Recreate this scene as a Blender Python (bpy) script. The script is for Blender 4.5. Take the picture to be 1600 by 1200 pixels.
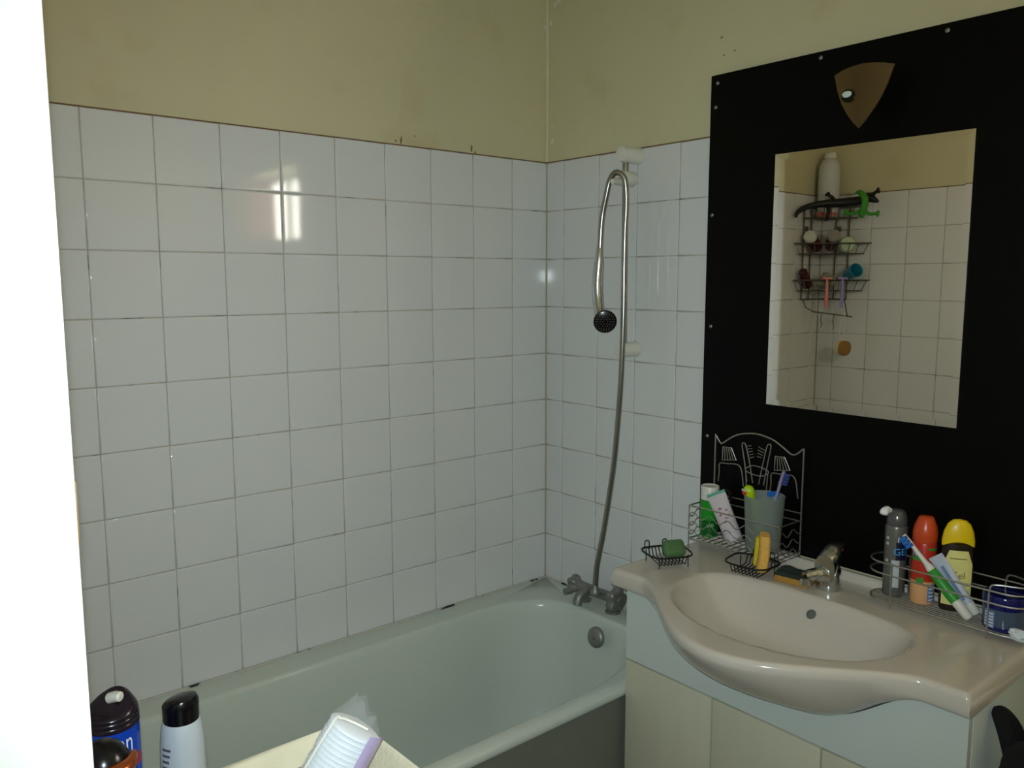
import bpy, bmesh, math, random
from mathutils import Vector, Matrix
random.seed(7)
for o in list(bpy.data.objects): bpy.data.objects.remove(o)
sc = bpy.context.scene
COL = sc.collection
pi = math.pi

# ------------------------------------------------------------------ camera
CAM = Vector((-1.8343, -1.9986, 1.5491))
yaw, pit, rol = math.radians(40.177), math.radians(-7.131), math.radians(-0.055)
fw = Vector((math.cos(pit)*math.sin(yaw), math.cos(pit)*math.cos(yaw), math.sin(pit)))
rt0 = Vector((math.cos(yaw), -math.sin(yaw), 0)); up0 = rt0.cross(fw)
rt = math.cos(rol)*rt0 + math.sin(rol)*up0
up = -math.sin(rol)*rt0 + math.cos(rol)*up0
cd = bpy.data.cameras.new('camera'); cam = bpy.data.objects.new('camera', cd); COL.objects.link(cam)
cd.sensor_width = 36; cd.lens = 36*1294.9/1600; cd.clip_start = 0.01
cam.matrix_world = Matrix(((rt.x, up.x, -fw.x, CAM.x), (rt.y, up.y, -fw.y, CAM.y), (rt.z, up.z, -fw.z, CAM.z), (0, 0, 0, 1)))
sc.camera = cam

# ------------------------------------------------------------------ world: daylight, seen only through the window
w = bpy.data.worlds.new('daylight'); sc.world = w; w.use_nodes = True
bg = w.node_tree.nodes['Background']; bg.inputs[0].default_value = (1.0, 0.93, 0.86, 1); bg.inputs[1].default_value = 36.0

# ------------------------------------------------------------------ flash of the camera that took the photograph
fl = bpy.data.lights.new('camera_flash_offscreen', 'SPOT'); fl.energy = 57; fl.color = (0.83, 0.985, 1.05)
fl.spot_size = math.radians(102); fl.spot_blend = 1.0; fl.shadow_soft_size = 0.006
fo = bpy.data.objects.new('camera_flash_offscreen', fl); COL.objects.link(fo)
aimd = (fw + rt*.05 - up*.05).normalized()          # the beam points slightly right of and below the lens axis
fo.rotation_euler = aimd.to_track_quat('-Z', 'Y').to_euler()
fo.location = CAM - rt*0.001 + up*0.020
# daylight coming in through the window opening (portal for the sky)
WY0, WY1, WZ0, WZ1 = -2.62, -1.77, 1.74, 2.10
pl = bpy.data.lights.new('window_right_offscreen', 'AREA'); pl.shape = 'RECTANGLE'; pl.size = WZ1-WZ0; pl.size_y = WY1-WY0
pl.cycles.is_portal = True
po = bpy.data.objects.new('window_right_offscreen', pl); COL.objects.link(po)
po.location = (0.185, (WY0+WY1)/2, (WZ0+WZ1)/2); po.rotation_euler = (0, math.radians(90), 0)

vs = sc.view_settings
vs.view_transform = 'Standard'; vs.look = 'None'; vs.gamma = 1; vs.use_curve_mapping = False; vs.exposure = 0.0

# ------------------------------------------------------------------ materials
def lin(c): return tuple((v/255/12.92 if v/255 <= .04045 else ((v/255+.055)/1.055)**2.4) for v in c)
MATS = {}
def M(name, col, rough=.5, metal=0., var=.08, scale=12., bump=0., bscale=80., spec=.5, trans=0., ior=1.45, coat=0., spots=None, vscale=None, alpha=1.):
    """procedural principled material; col is sRGB 0-255"""
    if name in MATS: return MATS[name]
    m = bpy.data.materials.new(name); m.use_nodes = True; n = m.node_tree.nodes; L = m.node_tree.links
    b = n['Principled BSDF']; tc = n.new('ShaderNodeTexCoord')
    c = lin(col)
    nz = n.new('ShaderNodeTexNoise'); nz.inputs['Scale'].default_value = scale; nz.inputs['Detail'].default_value = 4
    src = tc.outputs['Object']
    if vscale:
        mp = n.new('ShaderNodeMapping'); mp.inputs['Scale'].default_value = vscale; L.new(src, mp.inputs[0]); src = mp.outputs[0]
    L.new(src, nz.inputs['Vector'])
    mx = n.new('ShaderNodeMix'); mx.data_type = 'RGBA'
    mx.inputs[6].default_value = tuple(max(0, v*(1-var)) for v in c)+(1,)
    mx.inputs[7].default_value = tuple(min(1, v*(1+var)) for v in c)+(1,)
    L.new(nz.outputs[0], mx.inputs[0]); out = mx.outputs[2]
    if spots:
        sc_, lo, hi, sc2 = spots[0], spots[1], spots[2], lin(spots[3])
        n2 = n.new('ShaderNodeTexNoise'); n2.inputs['Scale'].default_value = sc_; n2.inputs['Detail'].default_value = 3
        L.new(tc.outputs['Object'], n2.inputs['Vector'])
        rp = n.new('ShaderNodeMapRange'); rp.inputs[1].default_value = lo; rp.inputs[2].default_value = hi
        L.new(n2.outputs[0], rp.inputs[0])
        m2 = n.new('ShaderNodeMix'); m2.data_type = 'RGBA'; L.new(rp.outputs[0], m2.inputs[0]); L.new(out, m2.inputs[6])
        m2.inputs[7].default_value = sc2+(1,); out = m2.outputs[2]
    L.new(out, b.inputs['Base Color'])
    b.inputs['Roughness'].default_value = rough; b.inputs['Metallic'].default_value = metal
    b.inputs['Specular IOR Level'].default_value = spec; b.inputs['IOR'].default_value = ior
    b.inputs['Transmission Weight'].default_value = trans; b.inputs['Coat Weight'].default_value = coat
    b.inputs['Alpha'].default_value = alpha
    if bump:
        nb = n.new('ShaderNodeTexNoise'); nb.inputs['Scale'].default_value = bscale; nb.inputs['Detail'].default_value = 3
        L.new(src, nb.inputs['Vector'])
        bp = n.new('ShaderNodeBump'); bp.inputs['Strength'].default_value = bump; bp.inputs['Distance'].default_value = .002
        L.new(nb.outputs[0], bp.inputs['Height']); L.new(bp.outputs[0], b.inputs['Normal'])
    MATS[name] = m
    return m

PLASTER = M('cream_paint', (208, 201, 164), .75, var=.12, scale=1.8, bump=.25, bscale=30, spots=(5, .58, .80, (196, 184, 140)))
CEIL = M('ceiling_paint', (214, 208, 186), .8, var=.06, scale=2, bump=.2, bscale=30)
TILE = M('white_glazed_tile', (222, 223, 221), .055, var=.035, scale=3, bump=.012, bscale=9, spec=.5)
GROUT = M('grey_grout', (184, 175, 158), .9, var=.25, scale=30, spots=(16, .60, .70, (96, 88, 74)))
SEAL = M('mouldy_sealant', (196, 192, 180), .6, var=.08, scale=20, spots=(14, .60, .64, (26, 22, 20)))
EDGE = M('brown_tile_edge', (124, 92, 66), .85, var=.2, scale=25)
FILLER = M('corner_filler', (218, 208, 172), .7, var=.1, scale=12)
FLAKE = M('bare_plaster_flake', (226, 220, 200), .8, var=.08, scale=30)
FLOOR = M('floor_vinyl', (120, 110, 96), .5, var=.15, scale=6)
WOODPAINT = M('white_gloss_paint', (232, 236, 222), .4, var=.03, scale=4, bump=.05, bscale=20)
BARE = M('bare_wood_chip', (150, 122, 84), .8, var=.2, scale=60)
ENAMEL = M('bath_enamel', (206, 214, 203), .16, var=.03, scale=3, spec=.5)
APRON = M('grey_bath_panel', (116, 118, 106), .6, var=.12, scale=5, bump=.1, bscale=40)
CERAMIC = M('basin_ceramic', (206, 197, 184), .12, var=.03, scale=3, spec=.5)
LAMIN_W = M('white_laminate', (206, 214, 206), .38, var=.03, scale=4)
LAMIN_C = M('cream_laminate', (204, 201, 176), .42, var=.06, scale=4, vscale=(1, 6, .6))
BLACK = M('black_melamine', (9, 8, 7), .36, var=.15, scale=20, spec=.12)
SCREW = M('screw_steel', (150, 150, 146), .4, metal=.9, var=.1)
MIRROR = M('mirror_silver', (246, 243, 234), .0, metal=1., var=0)
BRONZE = M('bronze_lamp_glass', (112, 92, 60), .28, metal=.65, var=.12, scale=15)
OPAL = M('opal_lamp_cap', (206, 222, 212), .3, var=.04)
DARKMETAL = M('dark_metal', (40, 36, 32), .35, metal=.7, var=.1)
CHROME = M('chrome', (206, 210, 210), .2, metal=1., var=.06, scale=20)
CHROME_D = M('dull_chrome_wire', (190, 188, 182), .42, metal=1., var=.12, scale=30)
HOSE = M('hose_steel', (168, 166, 158), .24, metal=1., var=.08, scale=40)
CADDY = M('tarnished_chrome_wire', (124, 116, 106), .3, metal=.9, var=.25, scale=40)
LIME = M('limescaled_chrome', (148, 148, 142), .5, metal=.75, var=.35, scale=45, bump=.3, bscale=120)
WPLAST = M('white_plastic', (222, 220, 208), .35, var=.03)
BPLAST = M('black_plastic', (14, 13, 15), .22, var=.15, spec=.5)
BWIRE = M('black_coated_wire', (13, 13, 17), .4, var=.2, spec=.4)
GREENSOAP = M('green_soap', (84, 120, 72), .5, var=.12, scale=40, bump=.1)
YSPONGE = M('yellow_sponge', (226, 176, 84), .95, var=.22, scale=160, bump=.7, bscale=240)
YSPONGE2 = M('yellow_green_sponge_side', (214, 196, 40), .95, var=.2, scale=160, bump=.5, bscale=240)
SCOUR = M('dark_green_scourer', (40, 52, 44), .95, var=.4, scale=220, bump=1., bscale=300)
SPONGE_B = M('ochre_sponge', (176, 132, 58), .95, var=.25, scale=160, bump=.6, bscale=240)
GREENB = M('green_bottle_plastic', (26, 150, 32), .3, var=.08, scale=14)
GREEN_D = M('dark_green_print', (12, 92, 30), .35, var=.1)
PALEGREEN = M('pale_green_print', (160, 214, 150), .4, var=.1)
TUBEW = M('pearly_tube', (206, 196, 198), .32, var=.05, scale=10)
TUBEG = M('teal_tube_tail', (60, 150, 120), .4, var=.1)
PINKP = M('plum_flower_print', (150, 60, 98), .4, var=.15, scale=40)
MAROON = M('maroon_plastic', (88, 26, 40), .4, var=.1)
FROST = M('frosted_tumbler', (214, 224, 216), .42, var=.05, trans=.8, ior=1.25, spec=.3)
LIMEG = M('lime_plastic', (178, 214, 20), .35, var=.05)
REDP = M('red_plastic', (220, 60, 44), .4, var=.06)
BLUEP = M('blue_plastic', (36, 110, 200), .35, var=.08)
BLUE_D = M('dark_blue_bristles', (50, 66, 130), .6, var=.2, scale=200)
CLEARB = M('clear_blue_plastic', (130, 190, 215), .2, var=.1, trans=.5)
LILACP = M('lilac_handle', (176, 160, 190), .3, var=.08, trans=.3)
GREYCAN = M('grey_can_paint', (112, 112, 106), .3, metal=.35, var=.06, scale=9)
GREYCAP = M('grey_translucent_cap', (98, 98, 98), .18, metal=.4, var=.06)
SILVERPANEL = M('silver_print', (196, 204, 206), .3, metal=.2, var=.06)
NAVY = M('navy_print', (20, 24, 60), .35, var=.1)
CYANP = M('cyan_print', (70, 165, 225), .4, var=.04)
FOAMW = M('white_foam', (240, 242, 240), .9, var=.03, bump=.3, bscale=90)
ORANGE = M('orange_red_plastic', (206, 76, 36), .28, var=.08, scale=12)
REDC = M('red_can_print', (190, 50, 32), .3, var=.08)
PEACH = M('peach_can_base', (226, 168, 116), .35, var=.08)
GREENP = M('green_print', (50, 150, 50), .4, var=.08)
BLUEGREY = M('bluegrey_print', (120, 140, 180), .4, var=.1)
YELCAP = M('yellow_cap', (236, 200, 22), .32, var=.06)
DARKB = M('dark_amber_bottle', (44, 32, 22), .25, var=.15)
PALELAB = M('pale_yellow_label', (228, 220, 140), .4, var=.18, scale=30)
OLIVE = M('olive_script', (130, 110, 30), .5, var=.1)
JARBLUE = M('jar_blue', (14, 20, 92), .15, var=.1, coat=.4)
JARGLASS = M('jar_smoky_plastic', (84, 100, 124), .15, var=.15, scale=18, trans=.25)
TISSUE = M('white_tissue', (224, 230, 232), .9, var=.05, bump=.4, bscale=60)
TPASTE = M('toothpaste_tube', (190, 196, 210), .3, var=.03)
CANBLUE = M('can_blue', (18, 72, 196), .25, metal=.2, var=.1, scale=10)
CANPLUM = M('can_plum_black', (34, 24, 34), .22, var=.15)
WPRINT = M('white_print', (226, 232, 240), .5, var=.03)
REDPRINT = M('red_print', (176, 40, 48), .5, var=.06)
COPPER = M('copper_swirl', (196, 104, 58), .22, metal=.8, var=.25, scale=18)
PALEB = M('pale_bottle', (204, 212, 218), .3, var=.05)
GREYP = M('grey_print', (92, 92, 98), .5, var=.15)
LINEN = M('cream_linen', (216, 208, 180), .95, var=.14, scale=26, bump=.5, bscale=160)
WICKER = M('brown_wicker', (150, 104, 58), .8, var=.3, scale=50)
COTTON = M('cotton_pads', (228, 232, 234), .95, var=.04, bump=.5, bscale=120)
FILM = M('clear_film', (238, 240, 246), .12, var=.02, trans=0, alpha=.08, spec=.9)
LILACFILM = M('lilac_printed_film', (186, 170, 206), .25, var=.14, scale=30)
CORDW = M('white_cord', (230, 228, 214), .8, var=.05)
TAN = M('tan_plastic', (176, 144, 104), .5, var=.08)
FABRIC_B = M('black_fabric', (10, 10, 11), .95, var=.3, scale=60, bump=.5, bscale=90)
MILKY = M('milky_bottle', (206, 208, 204), .4, var=.05, scale=8)
LIZB = M('black_rubber', (20, 18, 20), .45, var=.2)
LIZG = M('green_rubber', (60, 150, 40), .45, var=.12)
POUF = M('grey_green_net', (136, 144, 116), .95, var=.3, scale=120, bump=.9, bscale=160)
TEALC = M('teal_cup', (40, 150, 176), .35, var=.1)
PALEPUCK = M('pale_green_soap', (196, 214, 180), .6, var=.06)
DKRED = M('dark_red_bottle', (66, 16, 22), .3, var=.15)
GREYCLEAR = M('grey_cap', (150, 146, 142), .3, var=.08)
BRISTLE = M('natural_bristle', (164, 122, 62), .95, var=.35, scale=220, bump=.8, bscale=260)
WOODB = M('pale_wood', (214, 192, 150), .6, var=.15, scale=20)
PINKR = M('pink_razor', (226, 130, 128), .35, var=.06)
PURPR = M('purple_razor', (160, 140, 200), .35, var=.06)
GREYCARD = M('suction_grey', (98, 92, 88), .5, var=.1)

# ------------------------------------------------------------------ helpers
def obj(name, bm, mat, parent=None, smooth=True, angle=40):
    me = bpy.data.meshes.new(name); bmesh.ops.recalc_face_normals(bm, faces=bm.faces)
    bm.to_mesh(me); bm.free()
    if smooth:
        for p in me.polygons: p.use_smooth = True
        me.set_sharp_from_angle(angle=math.radians(angle))
    me.materials.append(mat)
    o = bpy.data.objects.new(name, me); COL.objects.link(o)
    if parent: o.parent = parent
    return o
def thing(name, label, cat, loc=(0, 0, 0), rot=(0, 0, 0), group=None):
    o = bpy.data.objects.new(name, None); COL.objects.link(o); o.empty_display_size = .02
    o.location = loc; o.rotation_euler = rot; return tag(o, label, cat, group)
def tag(o, label, cat, group=None):
    o['label'] = label; o['category'] = cat
    if group: o['group'] = group
    return o
def struct(o): o['kind'] = 'structure'; return o
def box(bm, c, s, bev=0, seg=2):
    r = bmesh.ops.create_cube(bm, size=1)
    for v in r['verts']: v.co = Vector((v.co.x*s[0]+c[0], v.co.y*s[1]+c[1], v.co.z*s[2]+c[2]))
    if bev:
        es = list({e for v in r['verts'] for e in v.link_edges})
        bmesh.ops.bevel(bm, geom=es, offset=bev, segments=seg, affect='EDGES', profile=.5)
    return bm
def box2(bm, a, b, bev=0, seg=2):
    return box(bm, [(a[i]+b[i])/2 for i in range(3)], [abs(b[i]-a[i]) for i in range(3)], bev, seg)
def NB(): return bmesh.new()
def lathe(bm, prof, n=32, sx=1, sy=1, c=(0, 0, 0)):
    rings = []
    for r, z in prof:
        if r < 1e-6: rings.append([bm.verts.new((c[0], c[1], c[2]+z))])
        else: rings.append([bm.verts.new((c[0]+r*sx*math.cos(2*pi*i/n), c[1]+r*sy*math.sin(2*pi*i/n), c[2]+z)) for i in range(n)])
    for A, B in zip(rings, rings[1:]):
        for i in range(n):
            j = (i+1) % n
            if len(A) == 1 and len(B) == 1: continue
            if len(A) == 1: bm.faces.new((A[0], B[i], B[j]))
            elif len(B) == 1: bm.faces.new((A[i], A[j], B[0]))
            else: bm.faces.new((A[i], A[j], B[j], B[i]))
    return bm
def tube(bm, pts, r, n=8, closed=False, caps=True):
    P = [Vector(p) for p in pts]; K = len(P)
    R = r if isinstance(r, (list, tuple)) else [r]*K
    rings = []; prev = None
    for i, p in enumerate(P):
        if closed: t = (P[(i+1) % K]-P[i-1])
        else: t = (P[min(i+1, K-1)]-P[max(i-1, 0)])
        t.normalize()
        if prev is None:
            a = Vector((0, 0, 1)) if abs(t.z) < .9 else Vector((1, 0, 0)); u = t.cross(a).normalized()
        else:
            u = prev - t*prev.dot(t)
            if u.length < 1e-6: u = t.orthogonal()
            u.normalize()
        prev = u; v = t.cross(u)
        rings.append([bm.verts.new(p+R[i]*(math.cos(2*pi*k/n)*u+math.sin(2*pi*k/n)*v)) for k in range(n)])
    seq = list(zip(rings, rings[1:])) + ([(rings[-1], rings[0])] if closed else [])
    for A, B in seq:
        for k in range(n): bm.faces.new((A[k], A[(k+1) % n], B[(k+1) % n], B[k]))
    if caps and not closed:
        bm.faces.new(rings[0][::-1]); bm.faces.new(rings[-1])
    return bm
def prism(bm, outline, d, axis='z', o0=0.):
    """outline 2D; extruded from o0 to o0+d along axis. axis x: (y,z) outline, y: (x,z), z: (x,y)"""
    def mk(a, b, h): return {'x': (h, a, b), 'y': (a, h, b), 'z': (a, b, h)}[axis]
    A = [bm.verts.new(mk(a, b, o0)) for a, b in outline]; B = [bm.verts.new(mk(a, b, o0+d)) for a, b in outline]
    n = len(outline)
    bm.faces.new(A[::-1]); bm.faces.new(B)
    for i in range(n): bm.faces.new((A[i], A[(i+1) % n], B[(i+1) % n], B[i]))
    return bm
def spline(pts, k=8, closed=False):
    """catmull-rom"""
    P = [Vector(p) for p in pts]; out = []; n = len(P)
    rng = range(n) if closed else range(n-1)
    for i in rng:
        if closed: a, b, c, d = P[i-1], P[i], P[(i+1) % n], P[(i+2) % n]
        else: a, b, c, d = P[max(i-1, 0)], P[i], P[i+1], P[min(i+2, n-1)]
        for j in range(k):
            t = j/k
            out.append(.5*((2*b)+(c-a)*t+(2*a-5*b+4*c-d)*t*t+(3*b-a-3*c+d)*t**3))
    if not closed: out.append(P[-1].copy())
    return out
def stadium(x0, x1, y0, y1, z, n=10):
    r = (x1-x0)/2; cx = (x0+x1)/2; pts = []
    for i in range(n+1): a = pi*i/n; pts.append((cx+r*math.cos(a), y1-r+r*math.sin(a), z))
    for i in range(n+1): a = pi+pi*i/n; pts.append((cx+r*math.cos(a), y0+r+r*math.sin(a), z))
    return pts
def rrect(x0, x1, y0, y1, r, n=6):
    pts = []
    for cx, cy, a0 in ((x1-r, y1-r, 0), (x0+r, y1-r, pi/2), (x0+r, y0+r, pi), (x1-r, y0+r, 3*pi/2)):
        for i in range(n+1): a = a0+pi/2*i/n; pts.append((cx+r*math.cos(a), cy+r*math.sin(a)))
    return pts
def text_mesh(body, size):
    cu = bpy.data.curves.new('lettering', 'FONT'); cu.body = body; cu.size = size; cu.align_x = 'CENTER'; cu.resolution_u = 4
    o = bpy.data.objects.new('lettering', cu); me = bpy.data.meshes.new_from_object(o)
    bm = NB(); bm.from_mesh(me); bpy.data.objects.remove(o); bpy.data.curves.remove(cu); bpy.data.meshes.remove(me)
    bmesh.ops.subdivide_edges(bm, edges=[e for e in bm.edges if e.calc_length() > size*.2], cuts=1)
    return bm
def wrap(bm, r, phi, z, off=.0004, sx=1., tilt=0.):
    """bend a flat mesh (x across, y up) round a vertical cylinder of radius r at angle phi"""
    for v in bm.verts:
        x, y = v.co.x*sx, v.co.y
        x, y = x*math.cos(tilt)-y*math.sin(tilt), x*math.sin(tilt)+y*math.cos(tilt)
        a = phi+x/r; v.co = Vector(((r+off)*math.cos(a), (r+off)*math.sin(a), z+y))
    return bm
def patch(r, phi0, phi1, z0, z1, off=.0003, n=10, m=4, rf=None):
    bm = NB(); g = []
    for j in range(m+1):
        z = z0+(z1-z0)*j/m; rr = (rf(z) if rf else r)+off
        g.append([bm.verts.new((rr*math.cos(phi0+(phi1-phi0)*i/n), rr*math.sin(phi0+(phi1-phi0)*i/n), z)) for i in range(n+1)])
    for j in range(m):
        for i in range(n): bm.faces.new((g[j][i], g[j][i+1], g[j+1][i+1], g[j+1][i]))
    return bm
def face_cam(x, y): return math.atan2(CAM.y-y, CAM.x-x)

# ------------------------------------------------------------------ the room
Z0 = 1.92; T = .152; RIM = Z0-9*T          # tile top edge, tile pitch, bath rim
XW = -1.728                                 # tiled end wall, seen in the mirror
YF = -2.75; ZC = 2.5
bm = NB(); box2(bm, (XW-.08, .004, 0), (.12, .12, ZC)); wall_back = struct(obj('wall_back', bm, PLASTER, smooth=False))
bm = NB()                                   # right wall, with the window opening
box2(bm, (.004, YF-.1, 0), (.20, .12, WZ0)); box2(bm, (.004, YF-.1, WZ1), (.20, .12, ZC))
box2(bm, (.004, WY1, WZ0), (.20, .12, WZ1)); box2(bm, (.004, YF-.1, WZ0), (.20, WY0, WZ1))
wall_right = struct(obj('wall_right', bm, PLASTER, smooth=False))
DY0, DY1 = -2.25, -1.40                     # doorway in the end wall
bm = NB(); box2(bm, (XW-.08, DY1, 0), (XW-.004, .004, ZC)); box2(bm, (XW-.08, YF, 0), (XW-.004, DY0, ZC)); box2(bm, (XW-.08, DY0, 2.08), (XW-.004, DY1, ZC))
wall_left = struct(obj('wall_left', bm, PLASTER, smooth=False))
bm = NB(); box2(bm, (-3.1, YF-.1, 0), (.20, YF, ZC)); struct(obj('wall_front', bm, PLASTER, smooth=False))
bm = NB(); box2(bm, (-3.1, YF-.1, ZC), (.20, .12, ZC+.1)); struct(obj('ceiling', bm, CEIL, smooth=False))
bm = NB(); box2(bm, (-3.1, YF-.1, -.1), (.20, .12, 0)); struct(obj('floor', bm, FLOOR, smooth=False))
bm = NB(); box2(bm, (-3.1, YF, 0), (-3.0, -.9, ZC)); struct(obj('wall_hallway', bm, PLASTER, smooth=False))
bm = NB(); box2(bm, (-3.1, -.9, 0), (XW-.08, -.8, ZC)); struct(obj('wall_hallway_end', bm, PLASTER, smooth=False))

# door frame: the edge beside the camera
bm = NB(); box2(bm, (XW-.085, -1.452, 0), (-1.7195, -1.40, 2.08), .002, 2); tr = struct(obj('trim_1', bm, WOODPAINT))
bm = NB(); box2(bm, (-1.7225, -1.450, 1.388), (-1.7185, -1.438, 1.428), .001, 1); obj('bare_patch', bm, BARE, tr)
bm = NB(); box2(bm, (XW-.085, -2.25, 0), (-1.7195, -2.20, 2.08), .002, 2); struct(obj('trim_2', bm, WOODPAINT))

# window in the right wall
bm = NB()
for a, b in (((WY0, WZ0), (WY1, WZ0+.03)), ((WY0, WZ1-.03), (WY1, WZ1)), ((WY0, WZ0), (WY0+.03, WZ1)), ((WY1-.03, WZ0), (WY1, WZ1)), (((WY0+WY1)/2-.012, WZ0), ((WY0+WY1)/2+.012, WZ1))):
    box2(bm, (.145, a[0], a[1]), (.175, b[0], b[1]), .003, 1)
win = struct(obj('window_1', bm, WOODPAINT))
pane_m = bpy.data.materials.new('window_glass'); pane_m.use_nodes = True
nt = pane_m.node_tree; nt.nodes.remove(nt.nodes['Principled BSDF'])
tr_, gl_, mx_ = nt.nodes.new('ShaderNodeBsdfTransparent'), nt.nodes.new('ShaderNodeBsdfGlossy'), nt.nodes.new('ShaderNodeMixShader')
tr_.inputs[0].default_value = (.94, .95, .93, 1); gl_.inputs['Roughness'].default_value = .02; mx_.inputs[0].default_value = .06
nt.links.new(tr_.outputs[0], mx_.inputs[1]); nt.links.new(gl_.outputs[0], mx_.inputs[2]); nt.links.new(mx_.outputs[0], nt.nodes['Material Output'].inputs[0])
ym = (WY0+WY1)/2
for a, b in ((WY0+.03, ym-.012), (ym+.012, WY1-.03)):
    bm = NB(); box2(bm, (.158, a, WZ0+.03), (.162, b, WZ1-.03)); obj('pane', bm, pane_m, win, False)

CURT = bpy.data.materials.new('thin_pink_curtain'); CURT.use_nodes = True
nt = CURT.node_tree; pb = nt.nodes['Principled BSDF']; tl_ = nt.nodes.new('ShaderNodeBsdfTranslucent'); ms_ = nt.nodes.new('ShaderNodeMixShader')
wv = nt.nodes.new('ShaderNodeTexNoise'); wv.inputs['Scale'].default_value = 30; rp_ = nt.nodes.new('ShaderNodeValToRGB')
rp_.color_ramp.elements[0].color = (.62, .40, .36, 1); rp_.color_ramp.elements[1].color = (.80, .60, .54, 1)
nt.links.new(wv.outputs[0], rp_.inputs[0]); nt.links.new(rp_.outputs[0], pb.inputs['Base Color']); nt.links.new(rp_.outputs[0], tl_.inputs[0]); pb.inputs['Roughness'].default_value = .9
ms_.inputs[0].default_value = .45; nt.links.new(pb.outputs[0], ms_.inputs[1]); nt.links.new(tl_.outputs[0], ms_.inputs[2]); nt.links.new(ms_.outputs[0], nt.nodes['Material Output'].inputs[0])
cu_ = thing('curtain', 'thin pink curtain drawn across the far half of the small window', 'curtain', (.10, -2.45, WZ0))
bm = NB(); g = []
for i in range(61):
    y = -.165+.35*i/60; x = .012*math.sin(i*.75)
    g.append([bm.verts.new((x*(1-.3*k/4)+dx, y, .004+(WZ1-WZ0-.014)*k/4)) for dx in (0,) for k in range(5)])
for A, B in zip(g, g[1:]):
    for k in range(4): bm.faces.new((A[k], A[k+1], B[k+1], B[k]))
cl_ = obj('cloth', bm, CURT, cu_); so = cl_.modifiers.new('thickness', 'SOLIDIFY'); so.thickness = .0012
bm = NB(); tube(bm, [(0, -.168, WZ1-WZ0-.012), (0, .676, WZ1-WZ0-.012)], .005, 10); obj('rod', bm, WPLAST, cu_)

# glazed tiles, each its own piece
def tile_mesh(wd, ht):
    """front at local y = 0 facing -y, thickness into +y; centre at origin"""
    bm = NB(); hw, hh = wd/2-.0010, ht/2-.0010; c = .0034; d = .0016; s = .0010
    rings = [(hw-c-s, hh-c-s, 0), (hw-c, hh-c, 0), (hw-c*.45, hh-c*.45, d*.22), (hw, hh, d), (hw, hh, .0055)]
    vr = [[bm.verts.new((sx*a, z, sy*b)) for sx, sy in ((-1, -1), (1, -1), (1, 1), (-1, 1))] for a, b, z in rings]
    bm.faces.new(vr[0])
    for A, B in zip(vr, vr[1:]):
        for i in range(4): bm.faces.new((A[i], A[(i+1) % 4], B[(i+1) % 4], B[i]))
    bmesh.ops.recalc_face_normals(bm, faces=bm.faces)
    me = bpy.data.meshes.new('tile'); bm.to_mesh(me); bm.free()
    if me.polygons[0].normal.y > 0: me.flip_normals()
    for p in me.polygons: p.use_smooth = True
    me.materials.append(TILE); return me
TM = {}
def put_tile(parent, u0, u1, v, place, rz):
    wd = round(abs(u1-u0), 4)
    if wd not in TM: TM[wd] = tile_mesh(wd, T)
    o = bpy.data.objects.new('tile', TM[wd]); COL.objects.link(o); o.parent = parent
    z = Z0-(v+.5)*T; o.location = place((u0+u1)/2, z)
    o.rotation_euler = (random.gauss(0, .0012), random.gauss(0, .0010), rz+random.gauss(0, .0012))
us = [0]+[i*T-.0084 for i in range(1, 12)]+[-XW]
for i in range(len(us)-1):
    for v in range(9): put_tile(wall_back, us[i], us[i+1], v, lambda u, z: (-u, 0, z), 0)
ws = [0, .077]+[.077+i*T for i in range(1, 5)]
for i in range(len(ws)-1):
    for v in range(9): put_tile(wall_right, ws[i], ws[i+1], v, lambda u, z: (0, -u, z), -pi/2)
qs = [0, .0785]+[.0785+i*T for i in range(1, 9)]+[1.40]
for i in range(len(qs)-1):
    for v in range(9): put_tile(wall_left, qs[i], qs[i+1], v, lambda u, z: (XW, -u, z), pi/2)
# grout beds behind the tiles
bm = NB(); box2(bm, (XW, .0022, RIM-.1), (0, .0045, Z0)); obj('grout_bed', bm, GROUT, wall_back, False)
bm = NB(); box2(bm, (.0022, -.69, RIM-.1), (.0045, 0, Z0)); obj('grout_bed', bm, GROUT, wall_right, False)
bm = NB(); box2(bm, (XW-.0045, -1.40, RIM-.1), (XW-.0022, 0, Z0)); obj('grout_bed', bm, GROUT, wall_left, False)
# brown line along the top edge of the tiles
bm = NB(); box2(bm, (XW, .0008, Z0-.001), (0, .0045, Z0+.0022)); obj('top_joint', bm, EDGE, wall_back, False)
bm = NB(); box2(bm, (.0008, -.66, Z0-.001), (.0045, 0, Z0+.0022)); obj('top_joint', bm, EDGE, wall_right, False)
bm = NB(); box2(bm, (XW-.0045, -1.40, Z0-.001), (XW-.0008, 0, Z0+.0022)); obj('top_joint', bm, EDGE, wall_left, False)
# filler in the corner above the tiles, flakes of old paint
bm = NB(); tube(bm, [(.001, .001, Z0+.003), (.002, .001, 2.15), (.001, .002, ZC)], .0055, 8); obj('corner_filler', bm, FILLER, wall_back)
for (x, y, z, s) in ((.0035, -.022, 1.985, .010), (.0035, -.020, 2.03, .006), (.0035, -.012, 2.345, .010), (.0035, -.048, 2.405, .014), (.0035, -.032, 2.395, .009), (-.006, .0035, 2.33, .012)):
    bm = NB(); n = 9; o = []
    for k in range(n): a = 2*pi*k/n; rr = s*(.6+.5*random.random()); o.append((rr*math.cos(a)*.7, rr*math.sin(a)))
    if x > 0: prism(bm, [(y+a, z+b) for a, b in o], .0012, 'x', x-.001); obj('paint_flake', bm, FLAKE, wall_right, False)
    else: prism(bm, [(x+a, z+b) for a, b in o], .0012, 'y', y-.001); obj('paint_flake', bm, FLAKE, wall_back, False)
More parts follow.
